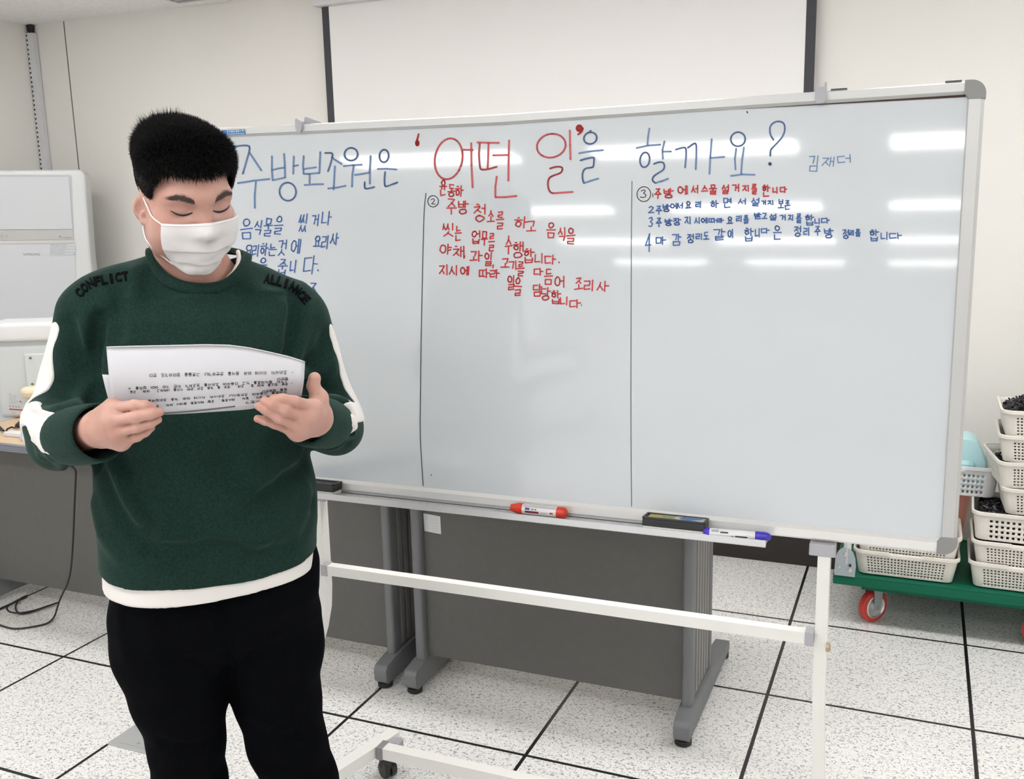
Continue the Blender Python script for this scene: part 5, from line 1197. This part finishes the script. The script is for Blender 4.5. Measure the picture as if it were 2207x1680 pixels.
for s, i in ((-1, 1), (1, NA-2)):
    tp, bt = mgrid(1, i), mgrid(int(NE*.74), i)
    pts = [tp] + [skin_pt(s*x, y, z) for x, y, z in ((.075, .044, -.020), (.079, .030, -.010), (.080, .018, -.001))] + [hp(s*.072, -.010, .004), hp(s*.069, -.022, -.020), hp(s*.070, -.012, -.046)] + [skin_pt(s*x, y, z, .003) for x, y, z in ((.08, .000, -.060), (.078, .022, -.078))] + [bt]
    mb = MBL(); q = [Vector(p) for p in pts]
    for _ in range(2):
        z_ = [q[0]]
        for a, b2 in zip(q, q[1:]): z_ += [a*.75 + b2*.25, a*.25 + b2*.75]
        q = z_ + [q[-1]]
    mb.tube(q, .0014, 7); mb.build('ear_loop', loopm, mo, smooth=True)
# stitched border of the mask
mb = MBL(); mb.tube([tuple(mgrid(1, i) + (mgrid(1, i)-MO)/np.linalg.norm(mgrid(1, i)-MO)*.0006) for i in range(NA)], .0009, 5); mb.build('mask_border', loopm, mo, smooth=True)
# ---- sweatshirt
green = bpy.data.materials.new('dark_green_fleece'); green.use_nodes = True; nt = green.node_tree; b = nt.nodes['Principled BSDF']
b.inputs['Roughness'].default_value = .9; b.inputs['Specular IOR Level'].default_value = .15; b.inputs['Sheen Weight'].default_value = .10; b.inputs['Sheen Roughness'].default_value = .45; b.inputs['Sheen Tint'].default_value = (.5, .8, .7, 1)
tc = nt.nodes.new('ShaderNodeTexCoord'); nz = nt.nodes.new('ShaderNodeTexNoise'); nz.inputs['Scale'].default_value = 260; nz.inputs['Detail'].default_value = 3
rp = nt.nodes.new('ShaderNodeValToRGB'); rp.color_ramp.elements[0].position = .3; rp.color_ramp.elements[1].position = .72; rp.color_ramp.elements[0].color = (.0065, .0200, .0160, 1); rp.color_ramp.elements[1].color = (.0135, .0370, .0300, 1)
nt.links.new(tc.outputs['Object'], nz.inputs['Vector']); nt.links.new(nz.outputs['Fac'], rp.inputs['Fac']); nt.links.new(rp.outputs['Color'], b.inputs['Base Color'])
bp_ = nt.nodes.new('ShaderNodeBump'); bp_.inputs['Strength'].default_value = .25; bp_.inputs['Distance'].default_value = .0012; nt.links.new(nz.outputs['Fac'], bp_.inputs['Height']); nt.links.new(bp_.outputs['Normal'], b.inputs['Normal'])
whc = mat('white_jersey', (.80, .77, .745), rough=.9, spec=.15, bump=.2, bscale=600); navy = mat('black_navy_trouser', (.0016, .0019, .0030), rough=.95, spec=.06, noise=.35, nscale=180, bump=.2, bscale=500)

TOR = [row(640, 232, 640, 1.872, .080), row(680, 206, 656, 1.866, .104), row(740, 203, 657, 1.860, .120), row(800, 199, 657, 1.857, .130), row(900, 196, 660, 1.852, .141), row(1000, 199, 668, 1.846, .150), row(1060, 204, 679, 1.843, .154), row(1130, 208, 683, 1.842, .155), row(1200, 211, 681, 1.842, .154), row(1330, 215, 681, 1.842, .152)]
sw = Sdf(); sw.add(f_loft(TOR, 2.45), .03)
sw.rc(PP(372, 620, 1.885), PP(216, 672, 1.875), .060, .056, .05); sw.rc(PP(492, 630, 1.885), PP(630, 690, 1.875), .060, .056, .05)
sw.rc(PP(356, 608, 1.885), PP(250, 643, 1.880), .050, .052, .03); sw.rc(PP(500, 616, 1.885), PP(592, 654, 1.880), .050, .052, .03)
sw.el(PP(430, 640, 1.89), (.125, .085, .055), None, .04)
CUFF = {-1: (PP(160, 940, 1.655), PP(216, 932, 1.580)), 1: (PP(703, 912, 1.655), PP(660, 906, 1.588))}
for s in (-1, 1):
    S_, E_, W_ = ARM[s]; c0, c1 = CUFF[s]
    sw.rc(S_, E_, .058, .053, .035); sw.rc(E_, c0 + (E_-c0)*.10, .055, .050, .025)
sw.el(PP(128, 962, 1.83), (.050, .060, .040), None, .03); sw.el(PP(100, 900, 1.82), (.035, .05, .035), None, .03); sw.el(PP(728, 930, 1.83), (.045, .06, .04), None, .03)
base = Sdf(); base.ops = list(sw.ops)
def HT(*pix): return base.hit(pix)
for pix, amp, w in [
    ([(214, 690), (209, 760), (212, 850), (207, 930), (205, 1000)], -.024, .010), ([(190, 700), (192, 760), (200, 830)], .006, .014), ([(232, 660), (224, 720), (226, 800)], .006, .014),
    ([(636, 640), (630, 700), (622, 760), (618, 820)], -.016, .010), ([(650, 650), (648, 720), (632, 790)], .006, .013), ([(612, 660), (606, 740)], .005, .014),
    ([(298, 590), (290, 660), (286, 730)], .006, .016), ([(318, 600), (306, 680), (302, 770)], -.006, .015), ([(345, 620), (352, 680), (380, 740)], -.004, .016), ([(262, 640), (262, 720)], -.005, .016), ([(420, 650), (430, 730)], .003, .02), ([(520, 640), (528, 730)], -.004, .02), ([(560, 630), (556, 740)], .004, .018),
    ([(640, 985), (600, 1005), (565, 1035), (551, 1062)], .008, .012), ([(655, 1000), (620, 1030), (590, 1062), (560, 1075)], -.009, .014), ([(470, 1000), (520, 1050), (560, 1066)], -.005, .016),
    ([(360, 1182), (410, 1184), (455, 1173), (500, 1178), (545, 1194), (585, 1192)], -.010, .011), ([(360, 1166), (455, 1156), (560, 1176)], .005, .014), ([(320, 1195), (350, 1212), (380, 1222)], -.005, .010),
    ([(238, 995), (262, 1040), (282, 1085), (304, 1120)], .008, .013), ([(222, 1010), (240, 1065), (275, 1130), (330, 1190)], -.008, .014), ([(258, 985), (285, 1060), (320, 1130)], -.006, .014), ([(206, 1090), (220, 1150), (260, 1200)], .006, .014), ([(660, 1060), (664, 1110), (640, 1160)], .006, .014), ([(672, 1090), (650, 1150), (610, 1190)], -.006, .012), ([(300, 940), (350, 1010), (380, 1100)], .003, .025), ([(560, 960), (540, 1010)], .003, .02),
    # sleeves
    ([(150, 700), (168, 750), (200, 800)], -.008, .012), ([(130, 760), (160, 820), (196, 860)], .005, .014), ([(178, 850), (150, 888), (100, 892), (74, 880)], .006, .012), ([(72, 893), (96, 903), (140, 906), (190, 895)], -.008, .009), ([(130, 925), (150, 914), (185, 902)], .006, .009), ([(112, 950), (125, 935), (140, 920)], -.004, .005),
    ([(96, 925), (104, 955), (112, 990)], -.004, .006), ([(78, 935), (88, 985)], .004, .008), ([(128, 960), (150, 1000), (175, 1015)], -.007, .007), ([(112, 975), (135, 1008)], .006, .007),
    ([(668, 780), (690, 760), (700, 730)], -.008, .011), ([(640, 810), (672, 800), (712, 790)], .006, .012), ([(655, 835), (690, 846), (735, 850)], -.012, .009), ([(675, 860), (712, 862), (742, 868)], .007, .009), ([(728, 874), (750, 886), (766, 900)], -.005, .006), ([(740, 900), (748, 935), (750, 958)], -.004, .006), ([(756, 900), (762, 935)], .004, .006), ([(705, 966), (738, 955), (758, 932)], -.005, .007)]:
    sw.fold(HT(*pix), amp*(2.0 if pix[0][0] > 225 or pix[0][1] < 860 else 1.5), w*1.3)
def wob(X, Y, Z):
    return .0012*np.sin(X*31 + Z*17)*np.sin(Y*27 - Z*23 + 1.3) + .0009*np.sin(X*63 - Z*41 + Y*20)
sw.ops.append((wob, np.full(3, -9.), np.full(3, 9.), 'f', 0))
# hem plane through three points seen in the photograph
def plane(p1, p2, p3):
    n = np.cross(p2-p1, p3-p1); n /= np.linalg.norm(n); n = n if n[2] > 0 else -n; return n, n @ p1
hn, hc = plane(PP(212, 1216, 1.842), PP(680, 1161, 1.842), PP(415, 1272, 1.690))
sw.ops.append((lambda X, Y, Z: (hc - (hn[0]*X + hn[1]*Y + hn[2]*Z)), np.full(3, -9.), np.full(3, 9.), 'i', .004))
inner = [(z, l+.012, r-.012, vc, rv-.012) for z, l, r, vc, rv in TOR if z < zrow(1100)]
_cf, _cl, _ch = f_loft(inner[:] + [(-1.0 + inner[-1][0],) + inner[-1][1:]], 2.45)
sw.add((lambda X, Y, Z: np.maximum(_cf(X, Y, Z), (hn[0]*X + hn[1]*Y + hn[2]*Z) - hc - .022), _cl, _ch), .004, 's')
# neck opening and cuff openings
sw.rc(PP(430, 618, 1.872), PP(426, 470, 1.850), .068, .090, .008, 's')
for s in (-1, 1):
    c0, c1 = CUFF[s]; d = (c1-c0); sw.rc(c0 + d*.62, c1 + d*.6, .036, .039, .004, 's')
shirt_x, shirt_y, shirt_z = ax((-.42, .42, .0040)), ax((1.56, 2.06, .0042)), ax((.84, 1.56, .0040))
Dsw = sw.grid(shirt_x, shirt_y, shirt_z)
V, F = surfnet(Dsw, shirt_x, shirt_y, shirt_z)
shirt = mesh_np('sweatshirt', V, F, green, person)
# sleeve stripes: raised white bands on the outer side of each arm
def band(polys):
    f = [f_rc(a, b2, ra, rb)[0] for a, b2, ra, rb in polys]
    lo = np.min([np.minimum(a, b2)-max(ra, rb) for a, b2, ra, rb in polys], 0)-.012; hi = np.max([np.maximum(a, b2)+max(ra, rb) for a, b2, ra, rb in polys], 0)+.012
    gx_, gy_, gz_ = [np.arange(l, h, .0021) for l, h in zip(lo, hi)]; Ds_ = sw.grid(gx_, gy_, gz_); X, Y, Z = gx_[:, None, None], gy_[None, :, None], gz_[None, None, :]
    D = f[0](X, Y, Z)
    for q in f[1:]: D = smin(D, q(X, Y, Z), .006)
    D = np.maximum(np.maximum(D, Ds_ - .0026), -(Ds_ + .008)); return surfnet(D, gx_, gy_, gz_)
def outer(s, t, ang, r):
    S_, E_, _ = ARM[s]; p = S_ + (E_-S_)*t; return p + np.array([s*math.cos(ang), -math.sin(ang), 0])*r
pl_ = [(outer(-1, a, .50, .056), outer(-1, b2, .50, .054), ra, rb) for a, b2, ra, rb in ((.08, .25, .014, .019), (.25, .45, .019, .025), (.45, .70, .025, .026), (.70, .92, .026, .030))]
hR = base.hit([(72, 892), (78, 914), (96, 924), (117, 928), (90, 944), (112, 946)])
pl_ += [(outer(-1, .92, .5, .052), hR[0], .026, .020), (hR[0], hR[1], .021, .026), (hR[1], hR[2], .026, .027), (hR[2], hR[3], .027, .026), (hR[1], hR[4], .024, .024), (hR[4], hR[5], .024, .024), (hR[3], hR[5], .024, .024)]
V, F = band(pl_); mesh_np('sleeve_stripe', V, F, whc, shirt)
pl_ = [(outer(1, a, .42, .058), outer(1, b2, .42, .055), ra, rb) for a, b2, ra, rb in ((.06, .25, .008, .012), (.25, .50, .012, .015), (.50, .75, .015, .018), (.75, .93, .018, .022))]
hL = base.hit([(764, 885), (756, 900), (750, 912), (748, 925)])
pl_ += [(outer(1, .93, .42, .052), hL[0], .021, .021), (hL[0], hL[1], .021, .025), (hL[1], hL[2], .025, .026), (hL[2], hL[3], .026, .024)]
V, F = band(pl_); mesh_np('sleeve_stripe', V, F, whc, shirt)
# ribbed cuffs
for s in (-1, 1):
    c0, c1 = CUFF[s]; d = c1-c0; L = np.linalg.norm(d); mb = MBL()
    cs_ = .93 if s < 0 else .86
    mb.lathe([(r_c*cs_, z_c) for r_c, z_c in [(.0440, -.030), (.0490, -.018), (.0512, -.004), (.0515, L*.30), (.0510, L*.70), (.0490, L*.97), (.0470, L*1.02), (.0448, L*1.0), (.0445, L*.75), (.0440, L*.2), (.0440, -.012)]], c0, d, 96, cap=False)
    for v in mb.bm.verts:
        q = np.array(v.co) - c0; a = q @ d/L; rr_ = q - d/L*a; k = np.linalg.norm(rr_); 
        ang = math.atan2(rr_[2], rr_[0]); v.co = Vector(c0 + d/L*a + rr_*(1 + .004*math.sin(ang*32) + .02*math.sin(ang*3+s)))
    mb.build('cuff', green, shirt, smooth=True)
# collar: ribbed band around the neck opening
inn = [(332, 545, 1.868), (340, 566, 1.848), (362, 590, 1.824), (396, 606, 1.806), (437, 611, 1.800), (476, 605, 1.806), (503, 586, 1.826), (519, 562, 1.858), (520, 548, 1.888), (490, 536, 1.935), (430, 528, 1.952), (365, 532, 1.940), (337, 538, 1.905)]
out_ = [(313, 545, 1.868), (322, 572, 1.820), (349, 607, 1.775), (390, 630, 1.752), (438, 637, 1.747), (486, 627, 1.757), (520, 600, 1.790), (538, 568, 1.840), (540, 552, 1.895), (500, 545, 1.955), (430, 540, 1.975), (355, 540, 1.960), (320, 540, 1.905)]
I_, O_ = [PP(*q) for q in inn], []
for k, q in enumerate(out_):
    p = PP(*q)
    if k <= 7: 
        hpt = base.hit([q[:2]])[0]
        if abs(hpt[1]-q[2]) < .12: p = hpt + np.array([0, -.001, 0])
    O_.append(p)
def loop_smooth(P, n):
    P = np.array(P); m = len(P); out = []
    for i in range(n):
        t = i*m/n; k = int(t); f = t-k; p0, p1, p2, p3 = P[(k-1) % m], P[k % m], P[(k+1) % m], P[(k+2) % m]
        out.append(.5*((2*p1) + (-p0+p2)*f + (2*p0-5*p1+4*p2-p3)*f*f + (-p0+3*p1-3*p2+p3)*f**3))
    return np.array(out)
NI = 72; I2, O2 = loop_smooth(I_, NI), loop_smooth(O_, NI); cen = I2.mean(0)
rows_ = []
for t, lift in ((-.10, -.006), (.0, .002), (.10, .0045), (.35, .0060), (.65, .0055), (.92, .0040), (1.0, .0008), (1.02, -.004)):
    p = I2 + (O2-I2)*t; nrm = np.cross(np.roll(I2, -1, 0)-np.roll(I2, 1, 0), O2-I2); nrm /= np.linalg.norm(nrm, axis=1)[:, None]
    nrm = np.where((nrm[:, 2] < 0)[:, None], -nrm, nrm); rows_.append(p + nrm*lift)
V = np.concatenate(rows_); F = [[j*NI+i, j*NI+(i+1) % NI, (j+1)*NI+(i+1) % NI, (j+1)*NI+i] for j in range(len(rows_)-1) for i in range(NI)]
mesh_np('collar', V, F, green, shirt)
# black embroidered lettering on both shoulders
def fine_mesh(vs, fs):
    t = bmesh.new(); vv = [t.verts.new(v) for v in vs]
    for f_ in fs: t.faces.new([vv[q] for q in f_])
    bmesh.ops.triangulate(t, faces=list(t.faces))
    for _ in range(3): bmesh.ops.subdivide_edges(t, edges=[e_ for e_ in t.edges if e_.calc_length() > .16], cuts=1); bmesh.ops.triangulate(t, faces=list(t.faces))
    t.verts.index_update(); out = [tuple(v.co) for v in t.verts], [tuple(v.index for v in f_.verts) for f_ in t.faces]; t.free(); return out
def shoulder_text(body_, path, hgt, tilt=0):
    ink = mat('black_embroidery', (.003, .0035, .0045), rough=.95, spec=.08)
    P = np.array(path, float); seg = np.linalg.norm(np.diff(P, axis=0), axis=1); cum = np.concatenate([[0], np.cumsum(seg)]); n_ = len(body_)
    allv, allf = [], []
    for k, chx in enumerate(body_):
        tpos = cum[-1]*(k + .5)/n_; i = min(np.searchsorted(cum, tpos)-1, len(seg)-1); i = max(i, 0); f = (tpos-cum[i])/seg[i]; c = P[i] + (P[i+1]-P[i])*f; tg = (P[i+1]-P[i])/seg[i]; nr = np.array([-tg[1], tg[0]])
        vs, fs = fine_mesh(*text_mesh(chx, 1.0, .035)); a = np.array(vs)[:, :2]; mn, mx = a.min(0), a.max(0); a = (a - (mn+mx)/2)/np.maximum(mx-mn, 1e-6)
        wch = cum[-1]/n_*(.90 if chx != 'I' else .45); pix = [c + tg*x*wch - nr*y*hgt for x, y in a]; b0_ = sum(len(z) for z in allv); allv.append(pix); allf += [[b0_ + q for q in f_] for f_ in fs]
    pix = np.concatenate(allv); hp_w = sw.hit([tuple(p) for p in pix]); d = hp_w - np.array([0, 0, CAM[2]]); d /= np.linalg.norm(d, axis=1)[:, None]
    e_ = .0015; nrm = np.stack([sw.pts(hp_w + e_*q) - sw.pts(hp_w - e_*q) for q in np.eye(3)], 1); nrm /= np.linalg.norm(nrm, axis=1)[:, None] + 1e-9; top_ = hp_w + nrm*.0020; n_v = len(top_)
    # shallow raised letters: front faces plus side walls
    from collections import Counter
    ed = Counter()
    for f_ in allf:
        for a, b2 in zip(f_, f_[1:] + f_[:1]): ed[(min(a, b2), max(a, b2))] += 1
    FF = [list(f_) for f_ in allf] + [[a, b2, b2+n_v, a+n_v] for (a, b2), c in ed.items() if c == 1]
    return mesh_np('shoulder_lettering', np.concatenate([top_, top_ - nrm*.0035]), FF, ink, shirt, smooth=False)
shoulder_text('CONFLICT', [(167, 638), (181, 622), (198, 610), (225, 604), (278, 595)], 20)
shoulder_text('ALLIANCE', [(569, 600), (600, 607), (630, 617), (644, 630), (664, 652)], 20)

# ---- white undershirt showing below the hem and at the neck
us = Sdf(); us.add(f_loft([(z, l+.006, r-.006, vc, rv-.006) for z, l, r, vc, rv in TOR if z < zrow(1050)] + [(zrow(1400), urow(222, 1400), urow(678, 1400), 1.842, .147)], 2.45), .0)
un, uc = plane(PP(222, 1262, 1.842), PP(686, 1203, 1.842), PP(415, 1306, 1.692))
us.ops.append((lambda X, Y, Z: (uc + .004*np.sin(X*16) - (un[0]*X + un[1]*Y + un[2]*Z)), np.full(3, -9.), np.full(3, 9.), 'i', .003))
us.ops.append((lambda X, Y, Z: ((hn[0]*X + hn[1]*Y + hn[2]*Z) - hc - .016), np.full(3, -9.), np.full(3, 9.), 'i', .003))
us.add(f_loft([(z, l+.013, r-.013, vc, rv-.013) for z, l, r, vc, rv in TOR if z < zrow(1050)] + [(zrow(1500), urow(219, 1400)+.01, urow(681, 1400)-.01, 1.842, .140)], 2.45), .002, 's')
ux, uy, uz = ax((-.32, .34, .0036)), ax((1.66, 2.03, .0036)), ax((.80, 1.02, .0036))
V, F = surfnet(us.grid(ux, uy, uz), ux, uy, uz); us_o = mesh_np('undershirt', V, F, whc, person)
mb = MBL(); mb.tube([tuple(PP(*q)) for q in ((492, 600, 1.822), (505, 586, 1.830), (513, 570, 1.848), (515, 554, 1.870), (513, 543, 1.895))], .0042, 10); mb.build('undershirt_collar', whc, us_o, smooth=True)

# ---- trousers and shoes
tr = Sdf(); tr.add(f_loft([row(1170, 240, 672, 1.848, .128), row(1230, 233, 688, 1.850, .136), row(1290, 240, 690, 1.852, .140), row(1350, 250, 686, 1.855, .125), row(1420, 300, 650, 1.858, .07)], 2.2), .03)
LG = {-1: [(355, 1330, .104), (366, 1400, .102), (386, 1500, .087), (404, 1600, .0705), (409, 1690, .0690)], 1: [(584, 1330, .098), (588, 1400, .097), (597, 1500, .083), (620, 1600, .0765), (650, 1690, .0720)]}
trl = []
for s in (-1, 1):
    pts = [(PP(x, y, 1.855), r) for x, y, r in LG[s]]; k_ = pts[-1][0]
    pts += [(np.array([k_[0] + s*.010, k_[1] + .015, .26]), .066), (np.array([k_[0] + s*.016, k_[1] + .03, .085]), .062)]
    segs = [f_rc(a[0], b2[0], a[1], b2[1]) for a, b2 in zip(pts, pts[1:])]; trl.append((pts, segs))
for pts, segs in trl:
    def fleg(X, Y, Z, segs=segs):
        D = segs[0][0](X, Y, Z)
        for q in segs[1:]: D = smin(D, q[0](X, Y, Z), .02)
        return D
    tr.add((fleg, np.min([q[1] for q in segs], 0), np.max([q[2] for q in segs], 0)), .014)
def thit(*pix): return tr.hit(pix)
for pix, amp, w in [([(478, 1300), (486, 1380), (498, 1460), (508, 1530)], -.012, .009), ([(470, 1320), (480, 1420)], .005, .012), ([(330, 1380), (360, 1480), (385, 1560)], .004, .02), ([(640, 1440), (650, 1520), (640, 1580)], -.006, .014), ([(540, 1560), (600, 1590), (660, 1600)], -.006, .012), ([(350, 1600), (400, 1612), (450, 1606)], -.006, .012), ([(260, 1330), (272, 1420)], .004, .016)]:
    tr.fold(thit(*pix), amp, w)
tr.ops.append((wob, np.full(3, -9.), np.full(3, 9.), 'f', 0))
tr.ops.append((lambda X, Y, Z: .055 - Z, np.full(3, -9.), np.full(3, 9.), 'i', .003))
tx_, ty_, tz_ = ax((-.32, .36, .0052)), ax((1.66, 2.05, .0052)), ax((.03, 1.02, .0060))
V, F = surfnet(tr.grid(tx_, ty_, tz_), tx_, ty_, tz_); mesh_np('trousers', V, F, navy, person)
shoem = mat('dark_shoe', (.02, .02, .023), rough=.55); solem = mat('shoe_sole', (.55, .55, .54), rough=.6)
for s in (-1, 1):
    a = trl[0 if s < 0 else 1][0][-1][0]; sh = Sdf(); t0 = np.array([a[0], a[1]+.05, .05]); t1 = np.array([a[0] + s*.03, a[1]-.16, .042])
    sh.rc(t0, t1, .045, .040, .02); sh.rc(np.array([a[0], a[1], .09]), np.array([a[0], a[1], .05]), .045, .046, .03); sh.ops.append((lambda X, Y, Z: .012 - Z, np.full(3, -9.), np.full(3, 9.), 'i', .002))
    q0, q1, q2 = ax((a[0]-.10, a[0]+.10, .005)), ax((a[1]-.24, a[1]+.13, .005)), ax((-.01, .16, .005)); V, F = surfnet(sh.grid(q0, q1, q2), q0, q1, q2); so = mesh_np('shoe', V, F, shoem, person)
    sl_ = Sdf(); sl_.rc(t0 - np.array([0, 0, .03]), t1 - np.array([0, 0, .022]), .049, .043, .02); sl_.ops.append((lambda X, Y, Z: np.maximum(-Z, Z-.016), np.full(3, -9.), np.full(3, 9.), 'i', .002))
    q2 = ax((-.006, .03, .003)); V, F = surfnet(sl_.grid(q0, q1, q2), q0, q1, q2); mesh_np('sole', V, F, solem, so)

# ---- the sheets of paper in the hands
papm = mat('printer_paper', (.60, .595, .63), rough=.8, spec=.25)
pap = thing('paper_sheets', 'sheets of white paper with upside-down printed text held in the person\'s hands', 'paper', tuple(to_world(PP(440, 820, 1.53))[0]))
topc = ([0, .12, .3, .5, .62, .72, .82, .92, 1], [749.5, 748, 746.5, 744.5, 745.5, 751, 760, 770, 781])
botc = ([0, .12, .27, .40, .55, .72, .85, 1], [873, 885, 894, 891, 887, 883, 874, 858])
def flap(a, b_, back=0.0):
    xt, xb = 229 + 427*a, 240.5 + 408*a; x = xt + (xb-xt)*b_
    if a > .85: x += 3*math.sin(math.pi*b_)*(a-.85)/.15
    y0, y1 = np.interp(a, *topc), np.interp(a, *botc); y = y0 + (y1-y0)*b_
    v = 1.532 - .020*math.sin(math.pi*min(1, b_*.9+.05)) - .012*math.sin(math.pi*a) + .012*max(0, a-.7)/.3*b_
    return PP(x, y, v + back)
NAp, NBp = 40, 14
FV = [flap(i/NAp, j/NBp) for j in range(NBp+1) for i in range(NAp+1)]
# fold over the top and the page behind it
for j in range(1, 5):
    t = math.pi*j/5
    for i in range(NAp+1):
        p = flap(i/NAp, 0); FV.append(p + np.array([0, .004*(1-math.cos(t)), .0008*math.sin(t)]))
for j in range(NBp+1):
    for i in range(NAp+1):
        p = flap(i/NAp, min(j/NBp*.965, 1)); FV.append(np.array([p[0]*1.006 + .001, p[1] + .008 + .010*math.sin(math.pi*j/NBp), p[2]]))
nr_ = len(FV)//(NAp+1)
FF = [[j*(NAp+1)+i, j*(NAp+1)+i+1, (j+1)*(NAp+1)+i+1, (j+1)*(NAp+1)+i] for blk in ((0, NBp), ) for j in range(*blk) for i in range(NAp)]
def link(r0, r1): return [[r0*(NAp+1)+i, r0*(NAp+1)+i+1, r1*(NAp+1)+i+1, r1*(NAp+1)+i] for i in range(NAp)]
FF += link(0, NBp+1) + sum([link(NBp+k, NBp+k+1) for k in range(1, 4)], []) + link(NBp+4, NBp+5) + sum([link(NBp+5+k, NBp+6+k) for k in range(NBp)], [])
s1 = mesh_np('folded_sheet', np.array(FV), FF, papm, pap); md = s1.modifiers.new('thickness', 'SOLIDIFY'); md.thickness = .00022; md.offset = 0
def second(a, b_):
    x0, x1 = 222.5 + 425*a, 238 + 406*a; x = x0 + (x1-x0)*b_; y0 = 803 + 6*a + 3*math.sin(3*a); y1 = np.interp(a, *botc) - 3; y = y0 + (y1-y0)*b_
    p = PP(x, y, 1.538 + .0); q = flap(min(1, max(0, a)), min(1, max(0, (y-750)/130))); return np.array([p[0], q[1] + .0062, p[2]])
FV2 = [second(i/NAp, j/8) for j in range(9) for i in range(NAp+1)]
s2 = mesh_np('inner_sheet', np.array(FV2), [[j*(NAp+1)+i, j*(NAp+1)+i+1, (j+1)*(NAp+1)+i+1, (j+1)*(NAp+1)+i] for j in range(8) for i in range(NAp)], papm, pap); md = s2.modifiers.new('thickness', 'SOLIDIFY'); md.thickness = .00022
# printed lines, upside down: the page's first line is the lowest
def flap_px(x, y):
    y0f = lambda a: np.interp(a, *topc); y1f = lambda a: np.interp(a, *botc); a = (x-229)/427
    for _ in range(4):
        b_ = (y - y0f(a))/(y1f(a) - y0f(a)); xt, xb = 229 + 427*a, 240.5 + 408*a; a += (x - (xt + (xb-xt)*b_))/420
    b_ = (y - y0f(a))/(y1f(a) - y0f(a)); p = flap(min(max(a, 0), 1), min(max(b_, 0), 1)); d = p - np.array([0, 0, CAM[2]]); return p - d/np.linalg.norm(d)*.0007
ink = mat('printer_ink', (.045, .045, .06), rough=.7)
def print_line(txt, xr, xl, yr, yl, hpx, m=ink, name='printed_text'):
    n_ = len(txt); mb = MBL()
    for k, chx in enumerate(txt):
        if chx == ' ': continue
        x = xr + (xl-xr)*(k+.5)/n_; y = yr + (yl-yr)*(k+.5)/n_; w = abs(xr-xl)/n_*.86
        for s in glyph(chx):
            ribbon(mb, [(x - (q[0]-.5)*w, y - (q[1]-.5)*hpx) for q in s], 1.0, lambda X, Y: tuple(flap_px(X, Y)), 0)
    return mb
def many(lines_, name, m):
    tot = None
    for L_ in lines_:
        mb = print_line(*L_)
        if tot is None: tot = mb
        else:
            me = bpy.data.meshes.new('x'); mb.bm.to_mesh(me); mb.bm.free(); tot.bm.from_mesh(me); bpy.data.meshes.remove(me)
    return tot.build(name, m, pap, normals=False)
many([('조리사의 지시에 따라 음식을 운반하거나 그릇들을 정리하기도 한다.', 618, 312, 803, 810, 7.2), ('-', 632, 626, 802.5, 802.5, 6), ('명한다.', 620, 588, 816.5, 818, 5.2), ('고기의 음식재료를 씻고 다듬으며 조리사를 보조하기 위한 기타 여러 업무를 수', 620, 275, 822, 838, 5.6), ('주방 청소를 하며 칼, 도마, 국자 등 각종 조리 관련 기구를 세척하고, 야채, 과일,', 620, 272, 828, 846, 5.4), ('-', 630, 625, 826.5, 826.5, 5),
      ('일을 담당한다.', 618, 556, 840, 845, 4.8), ('식재료를 다듬으며 조리장이나 조리사의 지시에 따라 각종 조리업무를 보조하는', 618, 276, 845.5, 867.5, 4.8), ('주방보조원은 양식, 일식, 레스토랑, 호텔 레스토랑 등에서 야채, 과', 618, 336, 852, 876, 4.6), ('이란?', 560, 528, 866, 868, 4.8)], 'printed_text', ink)
mb = MBL(); ribbon(mb, [(352, 892.2), (400, 888.5), (455, 883), (507, 876.5)], 3.2, lambda X, Y: tuple(flap_px(X, Y)), 0); mb.build('printed_heading_bar', mat('printed_grey_bar', (.13, .13, .14), rough=.7), pap, normals=False)
